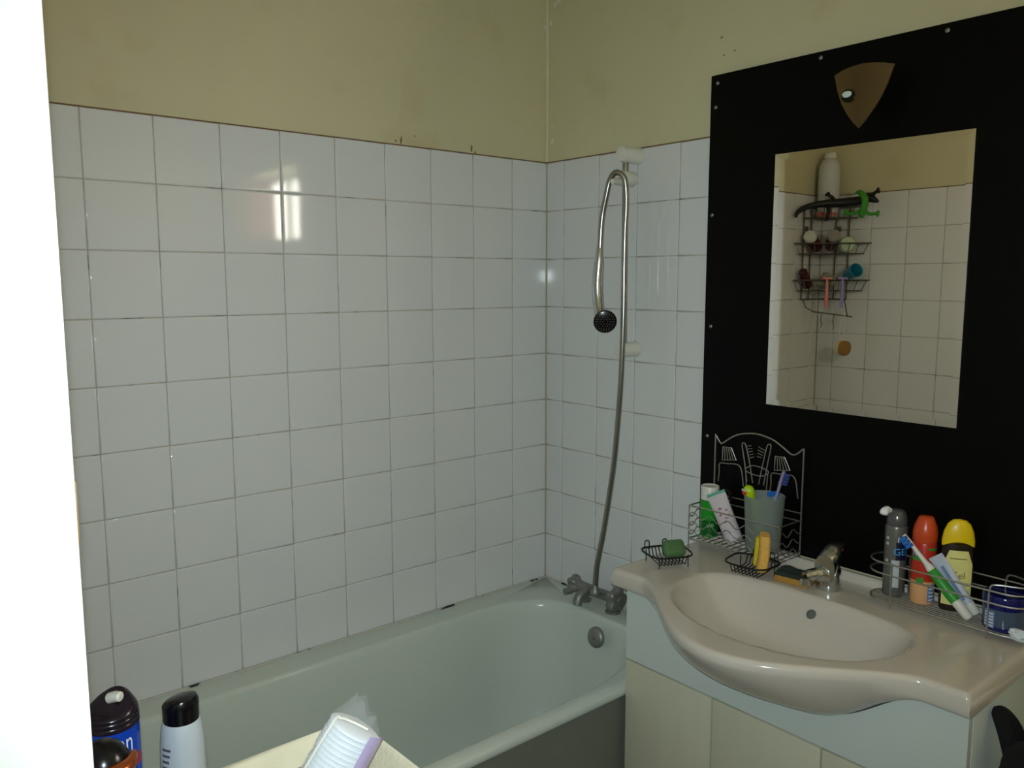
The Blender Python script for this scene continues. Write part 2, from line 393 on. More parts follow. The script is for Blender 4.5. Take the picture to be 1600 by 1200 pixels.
# small stains on the cream paint above the tiles
STAIN = M('brown_stain', (128, 112, 66), .9, var=.25, scale=60)
for (x, z, s, st) in ((-.545, 1.935, .006, 2.), (-.562, 1.931, .005, .8), (-.50, 1.95, .004, 1), (-.30, 1.935, .008, 1.3), (-.285, 1.926, .005, 1.)):
    bm = NB(); o = []
    for k in range(10): a = 2*pi*k/10; rr = s*(.5+.6*random.random()); o.append((x+rr*math.cos(a)*.6, z+rr*st*math.sin(a)))
    prism(bm, o, .0007, 'y', .0035); obj('stain', bm, STAIN, wall_back, False)
for (y, z, s) in ((-.655, 2.165, .004), (-.662, 2.12, .003), (-.695, 2.125, .003)):
    bm = NB(); o = []
    for k in range(8): a = 2*pi*k/8; rr = s*(.5+.6*random.random()); o.append((y+rr*math.cos(a), z+rr*math.sin(a)))
    prism(bm, o, .0007, 'x', .0035); obj('stain', bm, STAIN, wall_right, False)

# ------------------------------------------------------------------ bathtub
bath = thing('bathtub', 'pale enamel bathtub built in along the tiled wall', 'bathtub', (-.86, -.348, 0))
BX, BY = -.86, -.348
def ring_pts(x0, x1, y0, y1, rl, rr, rbk, n=14):
    """opening outline; rl: left corner radii, (rr, rbk): right front (rx,ry), right back (rx,ry)"""
    pts = []
    for cx, cy, rx, ry, a0 in ((x1-rbk[0], y1-rbk[1], rbk[0], rbk[1], 0), (x0+rl, y1-rl, rl, rl, pi/2), (x0+rl, y0+rl, rl, rl, pi), (x1-rr[0], y0+rr[1], rr[0], rr[1], 3*pi/2)):
        for i in range(n+1): a = a0+pi/2*i/n; pts.append((cx+rx*math.cos(a), cy+ry*math.sin(a)))
    return pts
rings = []
def addring(ins, z, extra=0, ol=0):
    rings.append([(x-BX, y-BY, z) for x, y in ring_pts(-1.63+ins*1.8+ol, -.10-ins*.55-extra, -.653+ins*.55, -.086-ins*.55, .13, (.44, .20), (.22, .17))])
def outer(x0, x1, y0, y1, r, z):
    rings.append([(x-BX, y-BY, z) for x, y in ring_pts(x0, x1, y0, y1, r, (r, r), (r, r))])
outer(-1.722, -.002, -.693, -.002, .004, RIM-.024); outer(-1.724, -.001, -.696, -.001, .006, RIM-.020); outer(-1.724, -.001, -.696, -.001, .006, RIM-.005)
outer(-1.721, -.004, -.692, -.004, .008, RIM)
addring(-.012, RIM); addring(-.004, RIM-.0015); addring(.004, RIM-.006); addring(.010, RIM-.016); addring(.022, RIM-.06); addring(.05, RIM-.16); addring(.085, RIM-.28); addring(.12, RIM-.36); addring(.16, RIM-.395); addring(.22, RIM-.405)
bm = NB(); V = [[bm.verts.new(p) for p in r] for r in rings]; n = len(V[0])
for A, B in zip(V, V[1:]):
    for i in range(n): bm.faces.new((A[i], A[(i+1) % n], B[(i+1) % n], B[i]))
bm.faces.new(V[-1]); obj('tub_shell', bm, ENAMEL, bath, angle=55)
# overflow rosette on the tap end
bm = NB(); lathe(bm, [(0, .010), (.012, .010), (.022, .008), (.029, .004), (.0305, 0), (.0305, -.006), (0, -.006)], 32)
bmesh.ops.create_cone(bm, cap_ends=True, segments=6, radius1=.006, radius2=.005, depth=.006, matrix=Matrix.Translation((0, 0, .012)))
ov = obj('overflow_rosette', bm, LIME, bath); ov.location = (-.139-BX, -.372-BY, .502); ov.rotation_euler = (0, math.radians(-80), 0)
# sealant along the walls
bm = NB(); tube(bm, [(XW+.01, -.004, RIM+.001), (-.9, -.004, RIM+.001), (-.005, -.004, RIM+.001)], .0035, 6); tube(bm, [(-.004, -.005, RIM+.001), (-.004, -.69, RIM+.001)], .0035, 6)
for v in bm.verts: v.co -= Vector((BX, BY, 0))
obj('sealant', bm, SEAL, bath)
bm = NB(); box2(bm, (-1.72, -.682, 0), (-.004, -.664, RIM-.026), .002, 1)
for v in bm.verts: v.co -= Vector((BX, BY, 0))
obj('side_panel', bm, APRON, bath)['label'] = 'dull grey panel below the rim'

# bath mixer, scaled with lime
mx = thing('bath_mixer', 'limescaled old bath mixer with lobed handles at the end of the bathtub', 'tap', (-.052, -.285, RIM))
bm = NB(); tube(bm, spline([(0, .085, .045), (0, .05, .045), (0, 0, .043), (0, -.06, .045), (0, -.115, .045)], 4), .016, 14); obj('body', bm, LIME, mx)
for y in (.05, -.075):
    bm = NB(); lathe(bm, [(0, 0), (.024, 0), (.024, .005), (.014, .012), (.013, .045)], 20, c=(0, y, 0)); obj('pillar', bm, LIME, mx)
def lobed(y, s, rr, nl=5):
    bm = NB(); prof = []; N = 40
    for z, k in ((0, .62), (.006, .9), (.014, 1.), (.026, 1.), (.033, .86), (.036, .5)):
        prof.append([bm.verts.new(((rr*k*(1+.16*math.cos(nl*a)))*math.cos(a), s*z, (rr*k*(1+.16*math.cos(nl*a)))*math.sin(a))) for a in [2*pi*i/N for i in range(N)]])
    for A, B in zip(prof, prof[1:]):
        for i in range(N): bm.faces.new((A[i], A[(i+1) % N], B[(i+1) % N], B[i]))
    bm.faces.new(prof[0]); bm.faces.new(prof[-1])
    for v in bm.verts: v.co += Vector((0, y, .045))
    return bm
obj('handle', lobed(-.068, -1, .035), LIME, mx)
obj('handle', lobed(.070, 1, .025), LIME, mx)
bm = NB(); tube(bm, spline([(0, .02, .042), (-.035, .012, .047), (-.058, .012, .036), (-.066, .012, .014)], 5), [.016]*6+[.0145]*10, 12); obj('spout', bm, LIME, mx)
bm = NB(); lathe(bm, [(0, .058), (.014, .058), (.016, .062), (.016, .072), (.011, .078), (.010, .09), (0, .09)], 18, c=(-.03, -.028, -.01)); obj('hose_union', bm, LIME, mx)
bm = NB(); tube(bm, [(-.03, .045, .045), (-.062, .052, .046)], .007, 12); tube(bm, [(-.055, .05, .046), (-.078, .055, .046)], .0105, 14); obj('diverter_knob', bm, LIME, mx)

# shower rail with white brackets
sr = thing('shower_rail', 'steel shower rail with white plastic brackets on the tiled wall', 'shower rail', (0, -.385, 1.345))
bm = NB(); tube(bm, [(-.05, 0, -.003), (-.05, .002, .3), (-.05, .004, .545)], .0092, 12); obj('bar', bm, HOSE, sr)
def bracket(z, L, r):
    bm = NB(); tube(bm, [(-.0015, 0, z), (-.006, 0, z), (-L+.006, 0, z), (-L+.001, 0, z), (-L, 0, z)], [r*1.06, r*1.02, r*.95, r*.88, r*.7], 28); return bm
obj('bracket', bracket(.005, .072, .0215), WPLAST, sr); obj('bracket', bracket(.553, .075, .0225), WPLAST, sr)
bm = NB(); tube(bm, [(-.022, 0, .487), (-.026, 0, .487), (-.075, 0, .487), (-.08, 0, .487)], [.019, .0215, .0215, .019], 28)
tube(bm, [(-.070, -.006, .480), (-.10, -.016, .474), (-.126, -.018, .473)], [.013, .009, .007], 16)
obj('slider', bm, WPLAST, sr)

# hand shower hanging upside down on its hose
hs = thing('hand_shower', 'chrome hand shower with black face hanging from its ribbed steel hose', 'shower head', (-.12, -.352, 1.43))
hb = Vector((-.12, -.352, 1.43))
Lp = [(-.12, -.352, 1.612), (-.12, -.354, 1.652), (-.12, -.360, 1.723), (-.119, -.374, 1.783), (-.117, -.386, 1.825), (-.112, -.404, 1.843)]
Rp = [(-.100, -.421, 1.829), (-.094, -.4245, 1.79), (-.09, -.4220, 1.74), (-.09, -.419, 1.686), (-.09, -.418, 1.581), (-.09, -.418, 1.438), (-.09, -.412, 1.256), (-.09, -.396, 1.069), (-.09, -.381, .962), (-.09, -.353, .811), (-.088, -.326, .700), (-.083, -.315, RIM+.078)]
pts = spline(Lp+Rp, 40); dense = [pts[0]]; acc = 0
for a, b in zip(pts, pts[1:]):
    d = (b-a).length; 
    while acc+d >= .0027:
        t = (.0027-acc)/d; a = a+(b-a)*t; dense.append(a.copy()); d = (b-a).length; acc = 0
    acc += d
bm = NB(); tube(bm, [p-hb for p in dense], [.0091 if i % 2 else .0072 for i in range(len(dense))], 10); obj('hose', bm, HOSE, hs, angle=80)
bm = NB(); tube(bm, [Vector(p)-hb for p in ((-.12, -.352, 1.640), (-.12, -.3515, 1.636), (-.12, -.351, 1.606), (-.12, -.351, 1.602))], [.009, .0105, .0125, .0125], 18); obj('hose_nut', bm, CHROME, hs)
hp = spline([(-.12, -.351, 1.603), (-.121, -.348, 1.57), (-.122, -.347, 1.535), (-.123, -.350, 1.50), (-.126, -.358, 1.468), (-.131, -.368, 1.447)], 6)
bm = NB(); tube(bm, [p-hb for p in hp], [.0140+.0022*math.sin(pi*i/len(hp)) for i in range(len(hp))], 18); obj('handle', bm, CHROME, hs)
hc = Vector((-.140, -.395, 1.4355)); nrm = (Vector((-.62, -.70, -.22))).normalized()
q = nrm.to_track_quat('Z', 'Y').to_matrix().to_4x4()
bm = NB(); lathe(bm, [(0, -.022), (.012, -.021), (.024, -.013), (.031, -.003), (.0325, .002)], 30); hd = obj('head_shell', bm, CHROME, hs); hd.matrix_local = Matrix.Translation(hc-hb) @ q
bm = NB(); lathe(bm, [(.0325, 0), (.0325, .004), (.029, .006), (0, .0065)], 30); fc = obj('face', bm, BPLAST, hs); fc.matrix_local = Matrix.Translation(hc-hb) @ q
bm = NB()
for rr, k in ((.007, 6), (.014, 12), (.021, 18), (.026, 22)):
    for i in range(k):
        a = 2*pi*i/k; bmesh.ops.create_cone(bm, cap_ends=True, segments=6, radius1=.0012, radius2=.0008, depth=.002, matrix=Matrix.Translation((rr*math.cos(a), rr*math.sin(a), .0072)))
nz = obj('nozzles', bm, GREYCLEAR, fc, False); nz['kind'] = 'stuff'

# ------------------------------------------------------------------ vanity unit
SX, SY, ZT = -.2, -1.076, .853
def smooth(t): t = max(0, min(1, t)); return t*t*(3-2*t)
def outline_x(y):
    d = abs(y+1.088)
    return .392+(.196*math.cos(pi/2*d/.325)**1.38 if d < .325 else 0)
va = thing('vanity_cabinet', 'cream vanity cabinet with three plain doors below the washbasin', 'cabinet', (-.19, -1.09, 0))
VX, VY = -.19, -1.09
def vbox(name, a, b, mat, bev=.002):
    bm = NB(); box2(bm, (a[0]-VX, a[1]-VY, a[2]), (b[0]-VX, b[1]-VY, b[2]), bev, 2); return obj(name, bm, mat, va)
vbox('side_panel', (-.352, -.716, .0), (-.024, -.700, .806), LAMIN_W); vbox('side_panel', (-.352, -1.482, .0), (-.024, -1.466, .806), LAMIN_W)
vbox('bottom_panel', (-.350, -1.465, .09), (-.024, -.717, .106), LAMIN_W)
def zlow_at(y):
    un = outline_x(y)-.392
    return .806 if un <= .003 else .804-.098*smooth(un/.15)**.75
ys_ = [-1.481+(.783)*i/60 for i in range(61)]
bm = NB(); prism(bm, [(-1.481-VY, .629), (-.698-VY, .629)]+[(y-VY, zlow_at(y)) for y in ys_[::-1]], .017, 'x', -.370-VX); obj('fascia', bm, LAMIN_W, va, False)
for a, b in ((-.951, -.698), (-1.213, -.955), (-1.481, -1.217)):
    vbox('door', (-.370, a, .09), (-.353, b, .6245), LAMIN_C, .0018)
vbox('plinth', (-.34, -1.46, 0), (-.325, -.72, .088), LAMIN_C)

# washbasin: deck, bowl, raised back ledge and bulging front
bs = thing('washbasin', 'beige-white ceramic washbasin with bulging bowl front on the vanity', 'washbasin', (-.2, -1.076, .853))
def bowl(x, y):
    """depth of the bowl below the deck at (x>0 from the wall, y)"""
    cy = -1.083; cx = .300
    dy = abs(y-cy)/.248
    dx, p = ((x-cx)/.198, 2.1) if x > cx else ((cx-x)/.112, 3.)
    q_ = dx**p+dy**p
    sr_ = q_**(1/p)
    if sr_ >= 1.03: return 0
    t = max(0, 1.03-sr_)
    return .120*(1-math.exp(-(t/.25)**1.35))
bm = NB(); NY = 150; cols = []
for j in range(NY+1):
    y = -1.488+(.824)*j/NY
    yc = y
    e = min(y+1.488, -.664-y); er = .010
    drop = 0 if e > er else er-math.sqrt(max(0, er*er-(er-e)**2))
    xo = outline_x(y); under = xo-.392
    col_ = []
    # back ledge
    for x, z in ((.024, ZT-.04), (.024, ZT+.019), (.0265, ZT+.022), (.033, ZT+.022), (.0365, ZT+.020), (.0395, ZT+.013), (.0415, ZT+.004), (.045, ZT+.0005)): col_.append((x, z))
    NX = 70; xe = xo-.013
    for i in range(NX+1):
        x = .062+(xe-.062)*i/NX; col_.append((x, ZT-bowl(x, y)))
    for i in range(1, 8):
        a = pi/2*i/8; col_.append((xe+.013*math.sin(a), ZT-.013*(1-math.cos(a))))
    zb = ZT-.045
    if under > -1:
        zlow = ZT-.045-.098*smooth(under/.15)**.75
        for i in range(17):
            t = i/16; ang = t*pi/2
            x = .366+(xo-.366)*math.cos(ang)**(.2+.8*min(1, under/.06)); z = (ZT-.018)+(zlow-(ZT-.018))*math.sin(ang)**(1.6 if under > .05 else 1.6-.9*(1-under/.05))
            col_.append((x, z))
    else:
        for i in range(17):
            t = i/16; x = xo if t < .75 else xo-(t-.75)/.25*.02; z = (ZT-.024)+(zb-(ZT-.024))*min(1, t/.7); col_.append((x, z))
    cols.append([bm.verts.new((-x-SX, yc-SY, z-drop*(1 if z > ZT-.03 else 0)-ZT)) for x, z in col_])
for A, B in zip(cols, cols[1:]):
    for i in range(len(A)-1): bm.faces.new((A[i], A[i+1], B[i+1], B[i]))
for c_ in (cols[0], cols[-1]):
    bm.faces.new(c_)
bb = obj('basin_body', bm, CERAMIC, bs, angle=70)
bm = NB(); tube(bm, [(.0095*math.cos(a), .0095*math.sin(a), 0) for a in [2*pi*i/24 for i in range(24)]], .0016, 6, True); lathe(bm, [(0, -.001), (.0095, -.001)], 24)
oh = obj('overflow_hole', bm, M('overflow_grey', (104, 106, 100), .5, var=.15, scale=60), bs); oh.location = (-.222-SX, -1.098-SY, -.026); oh.rotation_euler = (0, math.radians(-50), 0)

# basin mixer tap
fa = thing('basin_mixer', 'chrome single-lever mixer tap on the washbasin', 'tap', (-.116, -1.078, ZT))
bm = NB(); lathe(bm, [(0, 0), (.0265, 0), (.0275, .004), (.0265, .020), (.0255, .046), (.022, .056), (.016, .060), (0, .061)], 30); obj('body', bm, CHROME, fa)
bm = NB(); tube(bm, spline([(-.012, 0, .034), (-.030, .012, .038), (-.048, .022, .036), (-.056, .026, .033)], 5), [.017]*6+[.014]*5+[.0125]*5, 16); sp = obj('spout', bm, CHROME, fa)
bm = NB(); lathe(bm, [(.0125, 0), (.013, -.004), (.013, -.014), (.011, -.016), (0, -.016)], 20, c=(-.055, .0255, .031)); obj('aerator', bm, CHROME, sp)
bm = NB(); N = 10; secs = []
for i in range(N+1):
    t = i/N; x = -.022+.066*t; zt = .066+.034*math.sin(min(1, t*1.1)*pi/2); w_ = .024*(1-.5*t**1.5); th = .026*(1-t)+.006
    secs.append([bm.verts.new((x+.0*a, b*w_, zt+c_*th-th*.5)) for b, c_ in ((-1, -.6), (-1, .4), (-.6, .9), (0, 1.05), (.6, .9), (1, .4), (1, -.6), (0, -1))])
for A, B in zip(secs, secs[1:]):
    for i in range(8): bm.faces.new((A[i], A[(i+1) % 8], B[(i+1) % 8], B[i]))
bm.faces.new(secs[0]); bm.faces.new(secs[-1]); lv = obj('lever', bm, CHROME, fa)
bm = NB(); lathe(bm, [(0, .0015), (.004, .001), (.0045, -.001)], 12); rd = obj('hot_mark', bm, REDP, lv); rd.location = (.020, -.0165, .092); rd.rotation_euler = (math.radians(70), 0, 0)

# ------------------------------------------------------------------ black panel, mirror, lamp
bp = thing('mirror_panel', 'tall black panel screwed to the wall behind the washbasin', 'panel', (-.014, -1.07, .872))
def on_panel(p): return (p[0]+.014, p[1]+1.07, p[2]-.872)
bm = NB(); box2(bm, on_panel((-.0195, -1.50, .8765)), on_panel((-.0075, -.643, 2.068)), .0008, 1); obj('board', bm, BLACK, bp)
for y, z in ((-.663, 2.047), (-.659, 1.988), (-.946, 2.054), (-1.224, 2.053), (-.657, 1.717), (-.663, 1.428), (-.662, 1.134), (-1.47, 2.052), (-1.486, 1.72)):
    bm = NB(); lathe(bm, [(0, .0022), (.003, .002), (.0045, .0008), (.005, 0)], 14); s = obj('screw', bm, SCREW, bp); s.location = on_panel((-.0195, y, z)); s.rotation_euler = (0, -pi/2, 0)
mr = thing('wall_mirror', 'rectangular mirror hanging on the tall black panel', 'mirror', (-.021, -1.0665, 1.241))
bm = NB(); y0, y1, z0, z1, bv, th = -.2265, .2265, 0, .609, .013, .0005
F_ = [bm.verts.new((-.0025, y, z)) for y, z in ((y0+bv, z0+bv), (y1-bv, z0+bv), (y1-bv, z1-bv), (y0+bv, z1-bv))]
E_ = [bm.verts.new((-.0025+th, y, z)) for y, z in ((y0, z0), (y1, z0), (y1, z1), (y0, z1))]
B_ = [bm.verts.new((.0012, y, z)) for y, z in ((y0, z0), (y1, z0), (y1, z1), (y0, z1))]
bm.faces.new(F_); bm.faces.new(B_[::-1])
for i in range(4):
    j = (i+1) % 4; bm.faces.new((F_[i], F_[j], E_[j], E_[i])); bm.faces.new((E_[i], E_[j], B_[j], B_[i]))
obj('mirror_glass', bm, MIRROR, mr, False)

lp = thing('wall_lamp', 'bronze shield-shaped wall lamp above the mirror', 'lamp', (-.0195, -1.083, 1.935))
half = [(0, -.064), (.012, -.052), (.028, -.032), (.044, -.006), (.055, .020), (.0625, .045), (.066, .057), (.045, .063), (.022, .0665), (0, .068)]
ol = half[:-1]+[(0, .068)]+[(-a, b) for a, b in half[-2:0:-1]]
bm = NB(); front = []; back = []
def bulge(a, b): return -.062-.012*(1-(a/.07)**2)
C0 = [];
for k in (1., .8, .6, .4, .2):
    C0.append(([bm.verts.new((bulge(a*k, b*k), a*k, b*k)) for a, b in ol], [bm.verts.new((bulge(a*k, b*k)+.004, a*k, b*k)) for a, b in ol]))
n = len(ol)
for (f1, b1), (f2, b2) in zip(C0, C0[1:]):
    for i in range(n):
        j = (i+1) % n; bm.faces.new((f1[i], f1[j], f2[j], f2[i])); bm.faces.new((b1[i], b2[i], b2[j], b1[j]))
bm.faces.new(C0[-1][0]); bm.faces.new(C0[-1][1][::-1])
for i in range(n): j = (i+1) % n; bm.faces.new((C0[0][0][i], C0[0][1][i], C0[0][1][j], C0[0][0][j]))
obj('shield', bm, BRONZE, lp, angle=50)
bm = NB(); box(bm, (-.008, .008, .005), (.015, .03, .04), .004); obj('back_plate', bm, DARKMETAL, lp)
bm = NB(); tube(bm, [(-.012, 0, 0), (-.068, 0, 0)], .008, 12); obj('stem', bm, DARKMETAL, lp)
bm = NB(); tube(bm, [(-.058, .024, .006), (-.079, .026, .006)], .0135, 24); kn = obj('lamp_cap', bm, DARKMETAL, lp)
bm = NB(); lathe(bm, [(0, .003), (.007, .0025), (.0105, .0012), (.0115, -.001)], 24, sx=.62); ca = obj('cap_face', bm, OPAL, kn); ca.location = (-.0795, .026, .009); ca.rotation_euler = (0, -pi/2, 0)

# ------------------------------------------------------------------ chrome wire rack left of the tap
rk = thing('wire_rack', 'chrome wire rack with arched top and bathroom motifs standing on the washbasin', 'rack', (-.075, -.825, ZT))
def rl(p): return (p[0]+.075, p[1]+.825, p[2]-ZT)
def wire(name, pts, r, parent=rk, mat=CHROME_D, conv=rl, closed=False, n=6):
    bm = NB(); tube(bm, [conv(p) for p in pts], r, n, closed); return obj(name, bm, mat, parent)
RB = .881
for y in (-.697, -.953): wire('upright', [(-.030, y, ZT+.0235), (-.030, y, 1.146)], .0021)
arch = [(-.699, 1.142), (-.704, 1.135), (-.716, 1.123), (-.732, 1.133), (-.753, 1.147), (-.775, 1.156), (-.799, 1.161), (-.823, 1.163), (-.847, 1.16), (-.87, 1.154), (-.895, 1.141), (-.916, 1.128), (-.927, 1.126), (-.937, 1.131), (-.951, 1.144)]
wire('arch', spline([(-.030, y, z) for y, z in arch], 5), .0021)
def flat(name, yz, k=5, r=.0015, closed=False): return wire(name, spline([(-.030, y, z) for y, z in yz], k, closed), r, closed=closed)
def poly(name, yz, r=.0014): return wire(name, [(-.030, y, z) for y, z in yz], r, closed=True)
for s0 in (0, -.155):
    bm = NB(); mo = poly('tumbler_motif', [(-.721+s0, 1.115), (-.747+s0, 1.116), (-.763+s0, 1.086), (-.720+s0, 1.079)])
    for k in range(1, 5):
        t = k/5; wire('motif_bar', [(-.030, -.721+s0-.026*t, 1.115), (-.030, -.720+s0-.043*t, 1.079+.007*t)], .0011, parent=mo)
    flat('bottle_motif', [(-.709+s0, 1.02), (-.712+s0, 1.044), (-.711+s0, 1.063), (-.716+s0, 1.071), (-.735+s0, 1.072), (-.760+s0, 1.075), (-.773+s0, 1.072), (-.781+s0, 1.057), (-.787+s0, 1.02)])
b1 = flat('brush_motif', [(-.797, 1.035), (-.787, 1.09), (-.779, 1.128), (-.784, 1.134), (-.79, 1.129), (-.802, 1.09), (-.814, 1.035)], 4)
for k in range(5): wire('motif_bristle', [(-.030, -.793-.0028*k, 1.127-.007*k), (-.030, -.807-.0022*k, 1.131-.007*k)], .0010, parent=b1)
b2 = flat('brush_motif', [(-.832, 1.035), (-.842, 1.09), (-.851, 1.133), (-.858, 1.142), (-.863, 1.135), (-.855, 1.09), (-.846, 1.035)], 4)
for k in range(4): wire('motif_bristle', [(-.030, -.846+.003*k, 1.124-.0065*k), (-.030, -.827+.001*k, 1.131-.0085*k)], .0010, parent=b2)
flat('cup_motif', [(-.791, 1.066), (-.806, 1.078), (-.824, 1.0805), (-.847, 1.077), (-.859, 1.070), (-.845, 1.059), (-.827, 1.0565), (-.805, 1.059)], 4, closed=True)
wire('cup_side', [(-.030, -.793, 1.062), (-.030, -.797, 1.0)], .0014); wire('cup_side', [(-.030, -.857, 1.066), (-.030, -.853, 1.0)], .0014)
for z in (.965, .985): wire('back_rail', [(-.030, -.697, z), (-.030, -.953, z)], .0016)
# basket
RX0, RX1, RY0, RY1 = -.128, -.030, -.955, -.692
wire('bottom_rail', [(RX1, RY1, RB), (RX0, RY1, RB), (RX0, RY0, RB), (RX1, RY0, RB)], .0020, closed=True)
wire('top_rail', [(RX1, RY1, RB+.088), (RX0, RY1, RB+.088), (RX0, RY0, RB+.088), (RX1, RY0, RB+.088)], .0019)
for k in range(15): wire('floor_wire', [(RX0, RY0+.008+(RY1-RY0-.016)*k/14, RB+.0028), (RX1, RY0+.008+(RY1-RY0-.016)*k/14, RB+.0028)], .0013)
for k in range(2): wire('floor_rail', [(-.062-.032*k, RY0, RB-.0016), (-.062-.032*k, RY1, RB-.0016)], .0013)
for z in (.064, .040, .016):
    path = [];
    for i in range(13): path.append((RX1+(RX0-RX1)*i/12, RY1, RB+z+.008*math.sin(i*pi/3)))
    for i in range(1, 31): path.append((RX0, RY1+(RY0-RY1)*i/30, RB+z+.008*math.sin(i*pi/3)))
    for i in range(1, 13): path.append((RX0+(RX1-RX0)*i/12, RY0, RB+z+.008*math.sin(i*pi/3)))
    wire('wavy_wire', path, .0013)
for p in ((RX0, RY1), (RX0, RY0)): wire('corner_post', [(p[0], p[1], ZT+.001), (p[0], p[1], RB+.088)], .0019)

# things in the rack
FZ = RB+.0045
gb = thing('green_bottle', 'green shampoo bottle with white cap in the chrome wire rack', 'bottle', (-.080, -.7205, FZ))
bm = NB(); lathe(bm, [(0, 0), (.021, 0), (.0235, .004), (.0235, .094), (.0225, .098), (.021, .098)], 32); obj('body', bm, GREENB, gb)
bm = NB(); lathe(bm, [(.0215, .097), (.0235, .0985), (.0235, .131), (.0225, .133), (.0205, .133), (.0195, .131), (0, .131)], 32); obj('cap', bm, WPLAST, gb)
ph = face_cam(-.08, -.7205)
bm = patch(.0236, ph-.9, ph+1.2, .004, .045); obj('leaf_print', bm, GREEN_D, gb)
bm = wrap(text_mesh('vie', .018), .0238, ph+.15, .028, tilt=.2); obj('script_print', bm, PALEGREEN, gb, False)

def soft_tube(name, label, loc, rot, R_, L_, tailw, mat, tailmat, capmat):
    t = thing(name, label, 'tube', loc, rot)
    bm = NB(); secs = []; N = 28
    for i in range(13):
        k = i/12; rx = R_+(tailw-R_)*k; ry = R_*(1-k)+.0012; z = .024+(L_-.024)*k
        secs.append([bm.verts.new((rx*math.cos(2*pi*j/N), ry*math.sin(2*pi*j/N), z)) for j in range(N)])
    for A, B in zip(secs, secs[1:]):
        for j in range(N): bm.faces.new((A[j], A[(j+1) % N], B[(j+1) % N], B[j]))
    bm.faces.new(secs[0]); bm.faces.new(secs[-1]); obj('body', bm, mat, t, angle=60)
    bm = NB(); box(bm, (0, 0, L_+.003), (tailw*2, .0026, .008), .0006, 1); obj('crimped_end', bm, tailmat, t)
    bm = NB(); lathe(bm, [(0, 0), (R_*.9, 0), (R_*.98, .003), (R_*.98, .021), (R_*.9, .024)], 28); obj('cap', bm, capmat, t)
    return t
tb = soft_tube('cream_tube', 'pearly cream tube with plum flowers leaning in the wire rack', (-.094, -.808, FZ+.008), (0, 0, 0), .0225, .122, .024, TUBEW, TUBEG, TUBEW)
def aim(o, p0, p1):
    """local z from p0 to p1, local -y towards the open side of the room"""
    z = (Vector(p1)-Vector(p0)).normalized(); y = -(Vector((-1, -.6, .2)) - z*Vector((-1, -.6, .2)).dot(z)).normalized(); x = y.cross(z)
    o.matrix_world = Matrix(((x.x, y.x, z.x, p0[0]), (x.y, y.y, z.y, p0[1]), (x.z, y.z, z.z, p0[2]), (0, 0, 0, 1)))
aim(tb, (-.094, -.810, FZ+.010), (-.098, -.752, 1.006))
for (a, b, s) in ((-.004, .085, .0055), (.010, .078, .004), (-.008, .070, .004), (.004, .058, .0058), (-.003, .050, .0035), (.012, .066, .003)):
    bm = NB(); o = []
    for k in range(30): an = 2*pi*k/30; rr = s*(.72+.34*math.cos(5*an)); o.append((a+rr*math.cos(an), b+rr*math.sin(an)))
    k = (b-.024)/.098; ry = .0225*(1-k)+.0012; rx = .0225+.0045*k
    vs_ = [bm.verts.new((x, -ry*math.sqrt(max(0, 1-(x/rx)**2))-.0004, z)) for x, z in o]; bm.faces.new(vs_); obj('flower_print', bm, PINKP, tb, False)

cp = thing('tumbler', 'frosted plastic tumbler holding brushes in the wire rack', 'cup', (-.0803, -.882, FZ))
bm = NB(); lathe(bm, [(0, 0), (.039, 0), (.041, .003), (.0485, .136), (.0494, .138), (.0485, .140), (.0467, .138), (.0390, .006), (0, .005)], 40); obj('cup_wall', bm, FROST, cp)
def stick(name, label, cat, p0, p1, parts):
    """thing along p0->p1, local z along it"""
    p0, p1 = Vector(p0), Vector(p1); q = (p1-p0).to_track_quat('Z', 'Y')
    t = thing(name, label, cat, p0, q.to_euler()); return t
# lime brush with a round head, in the tumbler
tb1 = stick('lime_toothbrush', 'lime green handle with red button leaning out of the tumbler', 'toothbrush', (-.062, -.874, FZ+.012), (-.1135, -.8565, FZ+.158), None)
bm = NB(); tube(bm, [(0, 0, 0), (0, 0, .04), (0, 0, .115), (0, 0, .134), (0, 0, .146), (0, 0, .156), (0, 0, .162)], [.005, .006, .0065, .0115, .0140, .012, .005], 20); obj('handle', bm, LIMEG, tb1)
bm = NB(); box(bm, (0, -.0130, .1490), (.013, .006, .011), .0022); obj('red_button', bm, REDP, tb1)
bm = NB(); box(bm, (0, -.0120, .1560), (.015, .005, .004), .001); obj('white_band', bm, WPLAST, tb1)
tb2 = stick('clear_toothbrush', 'clear toothbrush with dark blue bristles leaning right out of the tumbler', 'toothbrush', (-.093, -.885, FZ+.012), (-.087, -.935, FZ+.205), None)
bm = NB(); tube(bm, [(0, 0, 0), (0, 0, .09), (0, 0, .15), (0, 0, .175), (0, 0, .205)], [.0045, .0055, .0032, .0045, .004], 12); obj('handle', bm, LILACP, tb2)
for i in range(4):
    for j in range(2):
        bm = NB(); box(bm, (.003-.006*j, -.010, .176+.0075*i), (.0042, .013, .0055), .0008, 1); obj('bristle_tuft', bm, BLUE_D, tb2)
tb3 = stick('blue_razor', 'clear blue razor handle standing inside the tumbler', 'razor', (-.064, -.905, FZ+.012), (-.060, -.893, FZ+.148), None)
bm = NB(); tube(bm, [(0, 0, 0), (0, 0, .06), (0, 0, .11), (0, 0, .126)], [.005, .0055, .004, .005], 12); obj('handle', bm, CLEARB, tb3)
bm = NB(); box(bm, (0, 0, .131), (.034, .008, .012), .002); obj('head', bm, BLUEP, tb3)
